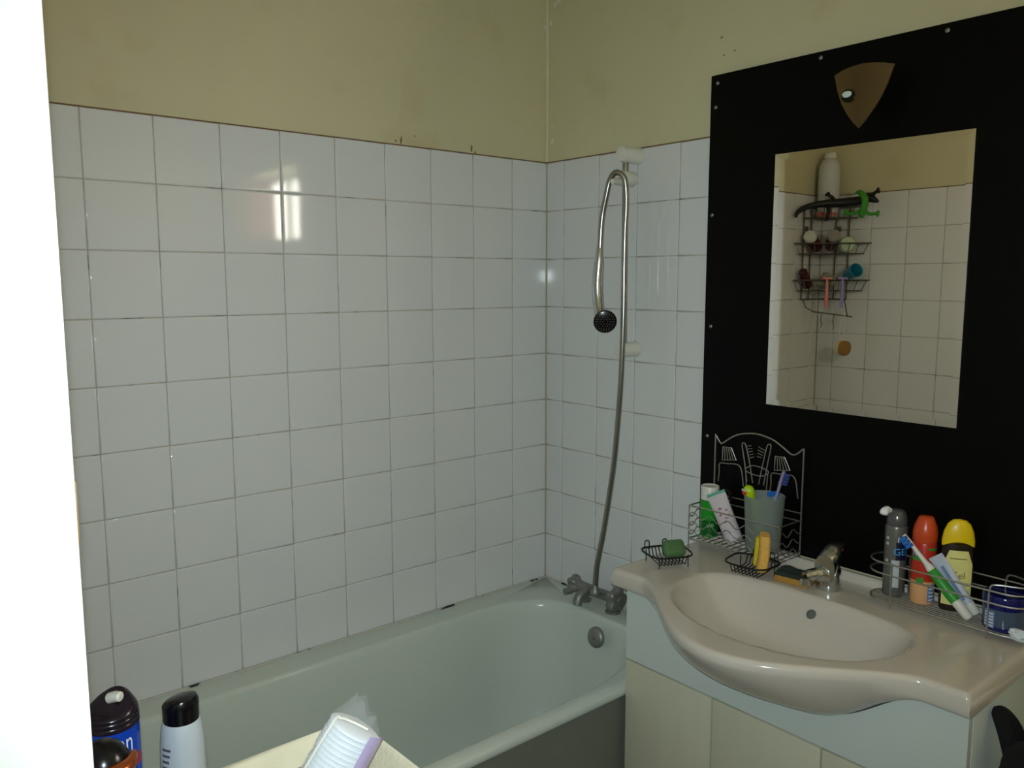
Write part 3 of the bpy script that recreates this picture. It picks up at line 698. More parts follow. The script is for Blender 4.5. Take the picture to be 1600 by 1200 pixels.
# black clip hanging on the back rail
cl = thing('hair_clip', 'small black round hair clip hooked on the back of the wire rack', 'hair clip', (-.0375, -.742, .992))
bm = NB(); tube(bm, [(0, .013*math.cos(a), .013*math.sin(a)) for a in [2*pi*i/20 for i in range(20)]], .0042, 8, True); obj('ring', bm, BPLAST, cl)
bm = NB(); box(bm, (0, -.010, -.012), (.007, .007, .012), .002); obj('hinge', bm, MAROON, cl)

# black wire soap dishes
def soap_dish(loc, rz, label, feet, hooks):
    t = thing('soap_dish', label, 'soap dish', loc, (0, 0, rz)); L_, W_ = .056, .043; zr = .030
    def w(name, pts, r=.0019, closed=False):
        bm = NB(); tube(bm, pts, r, 6, closed); return obj(name, bm, BWIRE, t)
    # rim: rhomboid, wider at the sides
    rim = [(-L_, .004, zr), (-L_+.012, W_, zr), (L_-.012, W_, zr), (L_, .004, zr), (L_-.016, -W_, zr), (-L_+.016, -W_, zr)]
    w('rim', spline([Vector(p) for p in rim], 5, True), .0022, True)
    for k in range(8):
        x = -L_+.024+(2*L_-.048)*k/7
        w('slat', [(x, W_, zr), (x, W_-.010, .010), (x, .0, .0075), (x, -W_+.010, .007), (x, -W_, zr)], .0014)
    for x in hooks:
        w('hook', [(x-.006, W_, zr-.002), (x-.006, W_+.001, zr+.014), (x-.003, W_+.001, zr+.018), (x+.003, W_+.001, zr+.018), (x+.006, W_+.001, zr+.014), (x+.006, W_, zr-.004)], .0014)
    for (x, y) in feet: w('foot', [(x, y, zr), (x, y-.0005, ZT+.001-loc[2])], .0013)
    return t
soap_dish((-.263, -.733, ZT+.0005), math.radians(-26), 'black wire soap dish holding green soap on the washbasin corner', [(-.044, .030), (.044, .030), (-.038, -.036), (.038, -.036)], (-.036, .012))
sp_ = thing('green_soap', 'worn green soap bar in the black wire dish', 'soap', (-.252, -.741, ZT+.0095), (math.radians(38), 0, math.radians(-26)))
bm = NB(); box(bm, (0, 0, .018), (.050, .040, .024), .010, 4); bmesh.ops.bevel(bm, geom=[], offset=0)
for v in bm.verts: v.co.x += .0015*math.sin(v.co.y*90)
obj('soap_bar', bm, GREENSOAP, sp_); sp_.location = (-.250, -.735, ZT+.024); sp_.scale = (1.12, 1.12, 1.12)
soap_dish((-.178, -.916, ZT+.0045), math.radians(-84), 'black wire soap dish holding a yellow sponge in front of the wire rack', [(-.044, .030), (.044, .030)], (-.012, .030))
ys = thing('yellow_sponge', 'upright yellow bath sponge in the black wire soap dish', 'sponge', (-.164, -.932, ZT+.0165), (math.radians(4), math.radians(-4), math.radians(38)))
bm = NB(); N = 24; secs = []
for i in range(11):
    t = i/10; wd = .023+.004*math.cos(t*2.2)+(.0015*math.sin(t*7)); z = .088*t; k = 1 if 0 < i < 10 else .82
    secs.append([bm.verts.new((k*wd*abs(math.cos(2*pi*j/N))**.6*math.copysign(1, math.cos(2*pi*j/N)), k*.013*abs(math.sin(2*pi*j/N))**.6*math.copysign(1, math.sin(2*pi*j/N))-.003*math.sin(t*3), z)) for j in range(N)])
for A, B in zip(secs, secs[1:]):
    for j in range(N): bm.faces.new((A[j], A[(j+1) % N], B[(j+1) % N], B[j]))
bm.faces.new(secs[0]); bm.faces.new(secs[-1]); obj('foam_body', bm, YSPONGE, ys, angle=60)
bm = NB(); box(bm, (.012, .0125, .04), (.016, .010, .070), .003); obj('foam_back', bm, YSPONGE2, ys)

# scouring sponge beside the tap
ss = thing('scouring_sponge', 'ochre kitchen sponge with dark scourer lying beside the tap', 'sponge', (-.137, -1.007, ZT+.0006), (0, 0, math.radians(-82)))
bm = NB(); box(bm, (0, 0, .008), (.080, .052, .0155), .002, 2); obj('foam', bm, SPONGE_B, ss)
bm = NB(); bmesh.ops.create_grid(bm, x_segments=26, y_segments=16, size=.5)
for v in bm.verts:
    x, y = v.co.x, v.co.y; edge = max(abs(x), abs(y)) > .49
    v.co = Vector((x*.081, y*.053, .0158 if edge else .0225+.010*math.exp(-((x+.22)**2+(y-.1)**2)*22)+.003*random.random()))
obj('scourer', bm, SCOUR, ss)

# ------------------------------------------------------------------ chrome wire tray right of the tap
tyx0, tyx1, tyy0, tyy1 = -.128, -.0475, -1.478, -1.166; TZ = ZT+.014
ty = thing('wire_tray', 'long chrome wire tray with rounded ends on the right of the washbasin', 'tray', (-.088, -1.324, ZT))
def tl(p): return (p[0]+.088, p[1]+1.324, p[2]-ZT)
def twire(name, pts, r, closed=False): return wire(name, pts, r, ty, CHROME_D, tl, closed)
twire('base_rail', stadium(tyx0, tyx1, tyy0, tyy1, TZ), .0023, True)
for z in (.074, .098): twire('side_rail', stadium(tyx0-.002, tyx1+.002, tyy0-.002, tyy1+.002, ZT+z), .0019, True)
for k in range(7):
    x = tyx0+.010+(tyx1-tyx0-.020)*k/6; r = (tyx1-tyx0)/2; dd = r-math.sqrt(max(0, r*r-(x-(tyx0+tyx1)/2)**2))
    twire('base_wire', [(x, tyy0+dd, TZ+.001), (x, tyy1-dd, TZ+.001)], .0014)
for (x, y) in ((tyx0-.002, -1.225), (tyx0-.002, -1.415), (tyx1+.002, -1.225), (tyx1+.002, -1.415)):
    twire('post', [(x, y, ZT+.0008), (x, y, ZT+.100)], .0019)
twire('end_hoop', spline([(tyx0-.002, -1.415, ZT+0.096), (tyx0-.001, -1.418, ZT+0.108), (tyx0+.002, -1.43, ZT+0.112), (tyx0+.02, -1.468, ZT+0.112), (-.088, -1.482, ZT+0.112), (tyx1-.02, -1.468, ZT+0.112), (tyx1, -1.43, ZT+0.112), (tyx1+.001, -1.418, ZT+0.108), (tyx1+.002, -1.415, ZT+0.096)], 5), .0019)
TF = TZ+.003
# grey shaving gel can
gc = thing('shaving_gel_can', 'grey shaving gel can with foam on its nozzle in the wire tray', 'spray can', (-.079, -1.207, TF))
bm = NB(); lathe(bm, [(0, .002), (.020, 0), (.0225, .003), (.0225, .150), (.0215, .154), (.0205, .156)], 36); obj('body', bm, GREYCAN, gc)
bm = NB(); lathe(bm, [(.0208, .155), (.0213, .158), (.0213, .166), (.0195, .177), (.0155, .186), (.0105, .190), (0, .191)], 36); obj('cap', bm, GREYCAP, gc)
ph = face_cam(-.079, -1.207)
bm = NB(); tube(bm, spline([(-.012, .010, .186), (-.020, .013, .190), (-.029, .014, .188), (-.034, .014, .180)], 4), [.005, .0055, .006, .0065, .007, .0072, .0075, .008, .0085, .009, .009, .008, .005], 12); obj('foam_blob', bm, FOAMW, gc)
bm = patch(.0226, ph-.30, ph+.42, .022, .082); obj('silver_panel', bm, SILVERPANEL, gc)
bm = patch(.0226, ph+.05, ph+1.1, .082, .122); obj('navy_panel', bm, NAVY, gc)
bm = wrap(text_mesh('GEL', .021), .0228, ph+.62, .094); obj('lettering', bm, CYANP, gc, False)
bm = wrap(text_mesh('M', .016), .0228, ph+.42, .122); obj('lettering', bm, WPRINT, gc, False)
for k in range(7):
    bm = patch(.0226, ph-.92, ph-.62, .126-.0125*k, .132-.0125*k, m=1, n=4); obj('label_line', bm, SILVERPANEL if k in (0, 1, 4) else GREYP, gc)
# orange can
oc = thing('deodorant_can', 'orange-red deodorant can with domed cap in the wire tray', 'spray can', (-.074, -1.2655, TF))
bm = NB(); lathe(bm, [(0, 0), (.0225, 0), (.024, .003), (.024, .050)], 36); obj('base_band', bm, PEACH, oc)
bm = NB(); lathe(bm, [(.024, .050), (.024, .128), (.0225, .132)], 36); obj('body', bm, REDC, oc)
bm = NB(); lathe(bm, [(.0225, .131), (.0245, .134), (.0245, .152), (.022, .166), (.0165, .180), (.0145, .184), (.0120, .186), (0, .187)], 36); obj('cap', bm, ORANGE, oc)
ph = face_cam(-.074, -1.2655)
bm = patch(.0241, ph-1.1, ph+.1, .094, .101); obj('green_band', bm, GREENP, oc)
bm = patch(.0241, ph+.35, ph+1.3, .118, .123); obj('green_band', bm, GREENP, oc)
bm = patch(.0241, ph-1.1, ph-.2, .101, .116); obj('white_panel', bm, GREYP, oc)
bm = wrap(text_mesh('Nat', .014), .0243, ph-.55, .104); obj('lettering', bm, WPRINT, oc, False)
bm = patch(.0241, ph+.45, ph+1.15, .006, .044); obj('blue_label', bm, BLUEGREY, oc)
for k in range(4): bm = patch(.0243, ph+.55, ph+1.05, .010+.008*k, .0125+.008*k, m=1, n=5); obj('label_line', bm, WPRINT, oc)
bm = patch(.0241, ph-.5, ph+.05, .044, .058); obj('leaf_print', bm, GREENP, oc)
# yellow-capped shampoo
yb = thing('yellow_cap_bottle', 'flat dark shampoo bottle with yellow cap and pale label in the wire tray', 'bottle', (-.070, -1.330, TF), (0, 0, math.radians(-58)))
def oval(prof, sx, sy, n=40): bm = NB(); lathe(bm, prof, n, sx, sy); return bm
obj('body', oval([(0, 0), (.026, 0), (.0295, .004), (.032, .05), (.0315, .10), (.029, .132), (.026, .142)], 1, .42), DARKB, yb)
bm = NB(); secs = []; N = 40
for z0_, k in ((.0, 1.02), (.012, 1.03), (.030, .93), (.045, .72), (.053, .44), (.0555, .0001)):
    secs.append([bm.verts.new((.0300*k*math.cos(2*pi*j/N), 0.0134*k*math.sin(2*pi*j/N), .138+z0_+(.012*math.cos(2*pi*j/N)**2*-1+.010*math.sin(1.5+0*j))*(1-z0_/.0555))) for j in range(N)])
for A, B in zip(secs, secs[1:]):
    for j in range(N): bm.faces.new((A[j], A[(j+1) % N], B[(j+1) % N], B[j]))
bm.faces.new(secs[0]); obj('cap', bm, YELCAP, yb)
bm = NB(); g = []
for i in range(13):
    z = .014+.116*i/12; hw = .0270*(1 if i < 10 else (1-.12*(i-9)))
    R2 = .0305 if z < .01 else .0295+.0025*min(1, z/.05); R2 = .0322 if .03 < z < .11 else R2+.0008
    g.append([bm.verts.new((x, -(.42*R2*math.sqrt(max(0, 1-(x/R2)**2))+.0006), z)) for x in [hw*(-1+2*j/14) for j in range(15)]])
for A, B in zip(g, g[1:]):
    for j in range(14): bm.faces.new((A[j], A[j+1], B[j+1], B[j]))
lb = obj('label', bm, PALELAB, yb)
bm = text_mesh('Gel', .020)
for v in bm.verts: x = v.co.x; z = v.co.y; v.co = Vector((x, -(.42*.0322*math.sqrt(max(0, 1-(x/.0322)**2))+.0012), z+.072))
obj('script', bm, OLIVE, lb, False)
for zz in (.112, .034):
    bm = NB(); g = []
    for i in range(2): g.append([bm.verts.new((x, -(.42*.0322*math.sqrt(max(0, 1-(x/.0322)**2))+.0010), zz+.002*i)) for x in [.016*(-1+2*j/8) for j in range(9)]])
    for j in range(8): bm.faces.new((g[0][j], g[0][j+1], g[1][j+1], g[1][j]))
    obj('label_line', bm, OLIVE, lb)
# toothbrush leaning across the tray
p0, p1 = Vector((-.1135, -1.374, TF+.010)), Vector((-.1165, -1.240, 1.018))
tb = stick('green_toothbrush', 'white toothbrush with green grip leaning in the wire tray', 'toothbrush', p0, p1, None)
L_ = (p1-p0).length
bm = NB(); tube(bm, [(0, 0, -.004), (0, 0, 0), (0, 0, .03), (0, 0, .06), (0, 0, L_*.58), (0, 0, L_*.66), (0, 0, L_*.84), (0, 0, L_*.9), (0, 0, L_)], [.006, .0095, .0105, .0095, .0085, .0050, .0042, .0052, .0042], 16); obj('handle', bm, WPLAST, tb)
bm = NB(); tube(bm, [(0, 0, .030), (0, 0, .036), (0, 0, .05), (0, 0, .075), (0, 0, L_*.55), (0, 0, L_*.60)], [.004, .0106, .0115, .0110, .0095, .004], 16)
obj('grip', bm, GREENP, tb); 
for i in range(3):
    bm = NB(); box(bm, (.0085, -.002, L_*.875+.0085*i), (.013, .0125, .0078), .0012); obj('bristle_tuft', bm, BLUEP, tb)
# toothpaste tube
tp = soft_tube('toothpaste_tube', 'white toothpaste tube with blue print lying against the yellow-capped bottle', (-.083, -1.377, TF+.010), (0, 0, 0), .0105, .125, .015, TPASTE, TPASTE, WPLAST)
q = (Vector((-.103, -1.300, .985))-Vector((-.083, -1.377, TF+.010))).to_track_quat('Z', 'Y'); tp.rotation_euler = (q.to_matrix() @ Matrix.Rotation(math.radians(85), 3, 'Z')).to_euler()
for zz, hw, s in ((.05, .0018, 1), (.05, .0018, -1)):
    bm = NB(); g = []
    for i in range(7):
        z = .034+.075*i/6; k = (z-.024)/.101; ry = .0105*(1-k)+.0012
        g.append([bm.verts.new((x, s*(ry+.0004), z)) for x in (-.0035, .0035)])
    for A, B in zip(g, g[1:]): bm.faces.new((A[0], A[1], B[1], B[0]))
    obj('blue_stripe', bm, BLUEGREY, tp)
# blue jar
jr = thing('blue_jar', 'round blue hair gel jar with smoky middle in the wire tray', 'jar', (-.088, -1.4300, TF+.0005))
bm = NB(); lathe(bm, [(0, 0), (.036, 0), (.038, .003), (.038, .010)], 40); obj('base', bm, JARBLUE, jr)
bm = NB(); lathe(bm, [(.038, .010), (.0385, .020), (.0385, .038), (.037, .044)], 40); obj('body', bm, JARGLASS, jr)
bm = NB(); lathe(bm, [(.037, .043), (.0395, .045), (.0395, .066), (.0375, .070), (0, .071)], 40); obj('lid', bm, JARBLUE, jr)
ph = face_cam(-.088, -1.4300)
bm = patch(.0387, ph-1.0, ph-.42, .006, .040, rf=lambda z: .0387); lb = obj('label', bm, BLUEGREY, jr)
for k in range(5): bm = patch(.0389, ph-.95, ph-.47, .009+.006*k, .0115+.006*k, m=1, n=5); obj('label_line', bm, WPRINT, lb)
def crumple(bm, s, seed):
    rnd = random.Random(seed); bmesh.ops.create_icosphere(bm, subdivisions=3, radius=1)
    from mathutils import noise
    for v in bm.verts:
        k = 1+.5*noise.noise(v.co*2.1+Vector((seed, 0, 0)))+.25*noise.noise(v.co*5+Vector((0, seed, 0)))
        v.co = Vector((v.co.x*s[0]*k, v.co.y*s[1]*k, v.co.z*s[2]*k))
    return bm
ti = thing('crumpled_tissue', 'crumpled white tissue at the end of the wire tray', 'tissue', (-.126, -1.472, ZT+.025))
obj('paper', crumple(NB(), (.011, .020, .0095), 3), TISSUE, ti)

# black bag hanging beside the vanity
bgp = thing('black_bag', 'black cloth bag hanging beside the vanity cabinet', 'bag', (-.275, -1.546, .370))
obj('bag_body', crumple(NB(), (.085, .042, .21), 11), FABRIC_B, bgp).location = (0, 0, .16)
bm = NB(); tube(bm, spline([(-.03, .0, .30), (-.02, .03, .385), (0, .050, .415), (.02, .03, .385), (.03, 0, .30)], 5), .013, 10); obj('strap', bm, FABRIC_B, bgp)
bm = NB(); tube(bm, spline([(-.085, -.005, .33), (-.055, -.01, .36), (-.02, -.005, .355), (.03, -.01, .33)], 5), [.018, .026, .03, .031, .033, .034, .034, .034, .034, .034, .034, .033, .033, .032, .03, .02], 12); obj('flap', bm, FABRIC_B, bgp)

# ------------------------------------------------------------------ corner caddy, seen in the mirror
cx, cy = XW, 0.
cc = thing('corner_caddy', 'chrome three-tier corner caddy in the tiled corner reflected in the mirror', 'caddy', (XW+.01, -.01, 1.40))
def clc(p): return (p[0]-XW-.01, p[1]+.01, p[2]-1.40)
def cw(name, pts, r, closed=False, parent=cc): return wire(name, pts, r*1.35, parent, CADDY, clc, closed)
def tier(z, a, h):
    """triangular shelf with legs a along both walls"""
    A, O, B = (XW+a, -.014), (XW+.014, -.014), (XW+.014, -a)
    cw('shelf_rail', [(A[0]+.012, A[1], z+h), (B[0], B[1]-.012, z+h)], .0026)
    cw('shelf_rim', [(*A, z+h), (*O, z+h), (*B, z+h)], .0020); cw('shelf_base', [(A[0]-.02, A[1], z), (*O, z), (B[0], B[1]+.02, z)], .0020, True)
    cw('front_rail', [(A[0]-.02, A[1]-.006, z), (B[0]+.006, B[1]+.02, z)], .0024)
    for k in range(1, 8):
        t = k/8; cw('floor_wire', [(XW+.016+(a-.036)*t, -.014, z), (XW+.014, -.016-(a-.036)*t, z)], .0015)
    for k in range(9):
        t = k/8; xa = A[0]+(B[0]-A[0])*t; ya = A[1]+(B[1]-A[1])*t; xb = A[0]-.02+(B[0]+.006-A[0]+.02)*t; yb_ = A[1]-.006+(B[1]+.02-A[1]+.006)*t
        cw('front_bar', [(xa, ya, z+h), (xb, yb_, z)], .0014)
tier(1.816, .195, .046); tier(1.662, .230, .044); tier(1.503, .230, .045)
for (x, y) in ((XW+.16, -.008), (XW+.10, -.008), (XW+.008, -.075), (XW+.008, -.135)): cw('upright', [(x, y, 1.462), (x, y, 1.86)], .0028)
cw('bottom_bar', [(XW+.16, -.010, 1.464), (XW+.02, -.010, 1.464), (XW+.010, -.02, 1.464), (XW+.010, -.135, 1.464)], .0028)
for (x, y, rz) in ((XW+.13, -.004, 0), (XW+.004, -.085, 1)):
    bm = NB(); p = clc((x, y, 1.772)); box(bm, p, (.022, .006, .022) if not rz else (.006, .022, .022), .002); obj('suction_pad', bm, GREYCARD, cc)
hbA, hbB = Vector((XW+.155, -.060, 1.412)), Vector((XW+.115, -.225, 1.393))
cw('hook_bar', [hbA, hbB], .0024)
cw('hanger', [(XW+.155, -.012, 1.464), (XW+.157, -.03, 1.43), hbA+Vector((0, -.004, 0))], .0018); cw('hanger', [(XW+.012, -.130, 1.464), (XW+.07, -.17, 1.43), hbB+Vector((.004, .02, 0))], .0018)
for t in (.25, .55):
    p = hbA+(hbB-hbA)*t; cw('hook', spline([p, p+Vector((.006, 0, -.03)), p+Vector((.002, -.002, -.05)), p+Vector((.008, -.002, -.062))], 4), .0016)

# large milky bottle on the top tier
cbz = 1.816+.0035
bt = thing('milky_bottle', 'tall milky plastic bottle with white cap on the top tier of the caddy', 'bottle', (XW+.064, -.0625, cbz))
bm = NB(); lathe(bm, [(0, 0), (.040, 0), (.044, .004), (.045, .02), (.045, .20), (.042, .225), (.032, .245), (.022, .252), (.022, .256)], 40); obj('body', bm, MILKY, bt)
bm = NB(); lathe(bm, [(.022, .255), (.026, .256), (.026, .264), (.023, .266), (.023, .284), (.021, .286), (0, .286)], 32); obj('cap', bm, WPLAST, bt)
def lizard(name, label, mat, body, legs, loc, s):
    t = thing(name, label, 'toy', loc); bm = NB()
    pts = spline([p for p, r in body], 5); rr = []
    for i in range(len(body)-1):
        for k in range(5): rr.append(body[i][1]+(body[i+1][1]-body[i][1])*k/5)
    rr.append(body[-1][1]); tube(bm, pts, rr, 10)
    for lg in legs:
        q_ = spline(lg, 4); tube(bm, q_, [s*(1-.35*i/len(q_)) for i in range(len(q_))], 8)
        e = Vector(lg[-1]); d = (e-Vector(lg[-2])).normalized(); sd = d.cross(Vector((1, .6, .2))).normalized()
        for k in (-1, -.35, .35, 1): tube(bm, [e-d*.002, e+(d+sd*k).normalized()*.011, e+(d+sd*k*1.1).normalized()*.019], [s*.5, s*.42, s*.3], 6)
    obj('rubber_body', bm, mat, t); return t
def mid(t, off, z): # point along the front diagonal of the top tier
    A, B = Vector((XW+.21, -.014, z)), Vector((XW+.014, -.21, z)); d = Vector((1, -1, 0)).normalized()
    if off > 0: t = t if t < .85 else .85+(t-.85)*.55; off += max(0, t-.75)*.25
    return A+(B-A)*t+d*off
o0 = mid(.5, 0, 1.866)
def rel(p): return p-o0
lizard('black_lizard', 'black rubber toy lizard lying along the top caddy tier', LIZB,
       [(rel(mid(-.10, .045, 1.815)), .006), (rel(mid(-.06, .04, 1.838)), .010), (rel(mid(.10, .035, 1.862)), .012), (rel(mid(.35, .03, 1.874)), .016), (rel(mid(.60, .03, 1.876)), .020), (rel(mid(.85, .03, 1.882)), .020), (rel(mid(1.02, .03, 1.892)), .021), (rel(mid(1.14, .03, 1.880)), .012), (rel(mid(1.22, .03, 1.872)), .004)],
       [[rel(mid(.95, .035, 1.886)), rel(mid(1.06, .045, 1.902)), rel(mid(1.13, .05, 1.912))], [rel(mid(.50, .03, 1.880)), rel(mid(.46, .02, 1.900)), rel(mid(.42, .02, 1.908))], [rel(mid(.40, .03, 1.868)), rel(mid(.38, .055, 1.835)), rel(mid(.36, .06, 1.815))]], o0, .010)
o0 = mid(.85, .05, 1.85)
lizard('green_lizard', 'green rubber toy lizard draped over the top caddy tier', LIZG,
       [(rel(mid(.80, .020, 1.916)), .004), (rel(mid(.82, .054, 1.914)), .012), (rel(mid(.85, .080, 1.888)), .014), (rel(mid(.85, .082, 1.856)), .014), (rel(mid(.84, .074, 1.828)), .015), (rel(mid(.83, .070, 1.808)), .006)],
       [[rel(mid(.86, .074, 1.836)), rel(mid(.98, .072, 1.822)), rel(mid(1.10, .070, 1.822))], [rel(mid(.82, .074, 1.836)), rel(mid(.70, .074, 1.826)), rel(mid(.64, .074, 1.830))]], o0, .0085)
oj = thing('orange_comb', 'flat orange comb lying on the top caddy tier', 'comb', tuple(mid(.42, -.0220, 1.8195)), (0, 0, math.radians(45)))
bm = NB(); box(bm, (0, 0, .016), (.085, .004, .010), .001, 1); obj('spine', bm, ORANGE, oj)
for k in range(9):
    bm = NB(); box(bm, (-.036+.009*k, 0, .006), (.004, .003, .0125), .0008, 1); obj('tooth', bm, ORANGE, oj)

# middle tier
def mt(t, off, z, a=.230):
    A, B = Vector((XW+a, -.014, z)), Vector((XW+.014, -a, z)); d = Vector((1, -1, 0)).normalized(); return A+(B-A)*t+d*off
def lying(name, label, p, direction, prof, mat, capprof, capmat, cat='bottle', split=None):
    q_ = Vector(direction).to_track_quat('Z', 'Y'); t = thing(name, label, cat, p, q_.to_euler())
    bm = NB(); lathe(bm, prof, 28); obj('body', bm, mat, t)
    if capprof: bm = NB(); lathe(bm, capprof, 28); obj('cap', bm, capmat, t)
    return t
dv = Vector((1, -1, 0)).normalized()
b0 = Vector((XW+.112, -.043, 1.662+.030))
lying('red_bottle', 'dark red bottle with white cap lying in the middle caddy tier', b0, (.75, -.10, .45), [(0, -.005), (.024, -.005), (.026, 0), (.026, .060), (.020, .070)], DKRED, [(.018, .069), (.0255, .070), (.0265, .074), (.0265, .092), (.024, .096), (0, .096)], WPLAST)
lying('grey_cap_bottle', 'dark red bottle with grey cap lying in the middle caddy tier', Vector((XW+.058, -.080, 1.662+.037)), (.75, -.55, .48), [(0, -.005), (.024, -.005), (.026, 0), (.026, .065), (.022, .072)], DKRED, [(.020, .071), (.026, .072), (.027, .076), (.027, .094), (.023, .099), (0, .099)], GREYCLEAR)
pk = thing('soap_puck', 'pale green round soap standing in the middle caddy tier', 'soap', (XW+.050, -.152, 1.662+.040), (math.radians(75), 0, math.radians(50)))
bm = NB(); lathe(bm, [(0, -.015), (.028, -.015), (.034, -.008), (.036, 0), (.034, .008), (.028, .015), (0, .015)], 32); obj('soap_bar', bm, PALEPUCK, pk)
# lower tier
lying('maroon_bottle', 'maroon bottle leaning out of the lower caddy tier', Vector((XW+.159, -.0385, 1.503+.018)), (.58, .0, .80), [(0, 0), (.018, 0), (.020, .003), (.020, .055), (.018, .060)], DKRED, [(.0165, .059), (.0185, .061), (.0185, .082), (.015, .086), (0, .086)], DKRED)
pf = thing('shower_pouf', 'grey-green net shower pouf in the lower caddy tier', 'pouf', (XW+.118, -.100, 1.503+.040))
bm = crumple(NB(), (.036, .036, .034), 5)
for v in bm.verts:
    v.co *= 1+.10*math.sin(v.co.x*260)*math.sin(v.co.z*240)
    e = (v.co.x+.118)+(.100-v.co.y)-(.221 if v.co.z < -.02 else .236)           # pressed flat against the front wires
    if e > 0: v.co.x -= e/2; v.co.y += e/2
    v.co.z = max(v.co.z, -.036)
obj('netting', bm, POUF, pf)
lying('teal_cup', 'teal plastic cup lying in the lower caddy tier', Vector((XW+.034, -.150, 1.503+.067)), (.42, -.80, .30), [(0, 0), (.023, 0), (.024, .003), (.030, .066), (.031, .068), (.029, .068), (.0225, .006), (0, .006)], TEALC, None, None, 'cup')
def razor(name, label, p, mat):
    t = thing(name, label, 'razor', p, (0, 0, math.radians(45)))          # its head hooks over the front rail
    bm = NB(); tube(bm, [(0, 0, 0), (0, 0, .04), (0, 0, .10), (0, 0, .122)], [.006, .0085, .0065, .0045], 12); obj('handle', bm, mat, t)
    bm = NB(); box(bm, (0, .008, .1265), (.040, .026, .010), .002); obj('head', bm, mat, t)
razor('pink_razor', 'pink razor sticking down from the lower caddy tier', Vector((XW+.152, -.123, 1.430)), PINKR)
razor('purple_razor', 'purple razor hanging beside the pink razor below the caddy', Vector((XW+.106, -.169, 1.430)), PURPR)
# round bristle brush hanging on a loop
ph_ = hbA+(hbB-hbA)*.80
hb_ = thing('bath_brush', 'small round natural bristle brush hanging by a cord below the caddy', 'brush', (XW+.122, -.187, 1.258))
bc = Vector((XW+.122, -.187, 1.258))
q_ = Vector((.12, -.99, -.05)).to_track_quat('Z', 'Y').to_matrix().to_4x4()
bm = NB(); lathe(bm, [(0, -.012), (.026, -.012), (.033, -.008), (.034, 0), (.032, .004), (0, .004)], 30); o = obj('wooden_back', bm, WOODB, hb_); o.matrix_local = q_
bm = NB(); lathe(bm, [(.031, .004), (.033, .018), (.031, .026), (.018, .030), (0, .031)], 30); o = obj('bristles', bm, BRISTLE, hb_); o.matrix_local = q_
bm = NB(); tube(bm, spline([Vector((-.004, .006, .031)), Vector((-.001, .014, .06)), ph_-bc+Vector((.001, .003, .003)), ph_-bc+Vector((.001, -.003, .003)), Vector((.001, -.010, .06)), Vector((.004, -.006, .031))], 6), .0016, 6); obj('cord', bm, CORDW, hb_)

# ------------------------------------------------------------------ foreground: low cabinet (below the frame) with toiletries
KZ = .82
kc = thing('low_cabinet', 'low white cabinet under the toiletries beside the doorway', 'cabinet', (-1.50, -1.12, 0))
bm = NB(); box2(bm, (-.20, -.24, .04), (.18, .245, KZ-.022), .003); obj('carcass', bm, LAMIN_W, kc)
bm = NB(); box2(bm, (-.205, -.25, KZ-.021), (.19, .25, KZ), .004); obj('top', bm, LAMIN_W, kc)
bm = NB(); box2(bm, (.1815, -.23, .06), (.196, .235, KZ-.03), .003); dr = obj('door', bm, LAMIN_W, kc)
bm = NB(); lathe(bm, [(0, .02), (.010, .018), (.012, .012), (.006, .006), (.006, 0)], 16); kb = obj('knob', bm, CHROME, dr); kb.location = (.196, .18, .5); kb.rotation_euler = (0, pi/2, 0)
bm = NB(); box2(bm, (-.18, -.22, 0), (.16, .22, .039)); obj('plinth', bm, LAMIN_W, kc)

# blue shaving foam can
bx, by = -1.581, -.900
fc_ = thing('blue_foam_can', 'blue shaving foam can with dark nozzle cap next to the doorway', 'spray can', (bx, by, KZ))
ph = face_cam(bx, by)
bm = NB(); lathe(bm, [(0, 0), (.031, 0), (.033, .004), (.033, .070)], 44); obj('lower_body', bm, CANPLUM, fc_)
bm = NB(); lathe(bm, [(.033, .070), (.033, .160), (.0315, .165)], 44); obj('body', bm, CANBLUE, fc_)
bm = NB(); lathe(bm, [(.0315, .164), (.0335, .166), (.0335, .170), (.0325, .1715), (.0335, .173), (.0335, .176), (.0322, .178), (.033, .180), (.033, .182)], 44); obj('collar', bm, CANPLUM, fc_)
bm = NB(); N = 44; secs = []
up_dir = ph+2.4  # the cap rises towards this side
for k, (r, z, s) in enumerate(((.033, .182, 0), (.0318, .186, .002), (.028, .190, .005), (.0235, .194, .009), (.019, .196, .010), (.012, .1965, .007), (.0001, .1965, .0))):
    secs.append([bm.verts.new((r*math.cos(a), r*math.sin(a), z+s*math.cos(a-up_dir))) for a in [2*pi*i/N for i in range(N)]])
for A, B in zip(secs, secs[1:]):
    for i in range(N): bm.faces.new((A[i], A[(i+1) % N], B[(i+1) % N], B[i]))
cap_ = obj('nozzle_cap', bm, CANPLUM, fc_)
nd = Vector((math.cos(ph+.75), math.sin(ph+.75), 0))
bm = NB(); tube(bm, [Vector((0, 0, .199)), nd*.010+Vector((0, 0, .203)), nd*.017+Vector((0, 0, .204)), nd*.019+Vector((0, 0, .204))], [.007, .007, .0062, .004], 14); obj('nozzle', bm, WPLAST, cap_)
bm = wrap(text_mesh('en', .040), .0332, ph+.44, .136, sx=.56); obj('lettering', bm, WPRINT, fc_, False)
bm = patch(.0331, ph+.45, ph+1.25, .112, .127); obj('red_print', bm, REDPRINT, fc_)
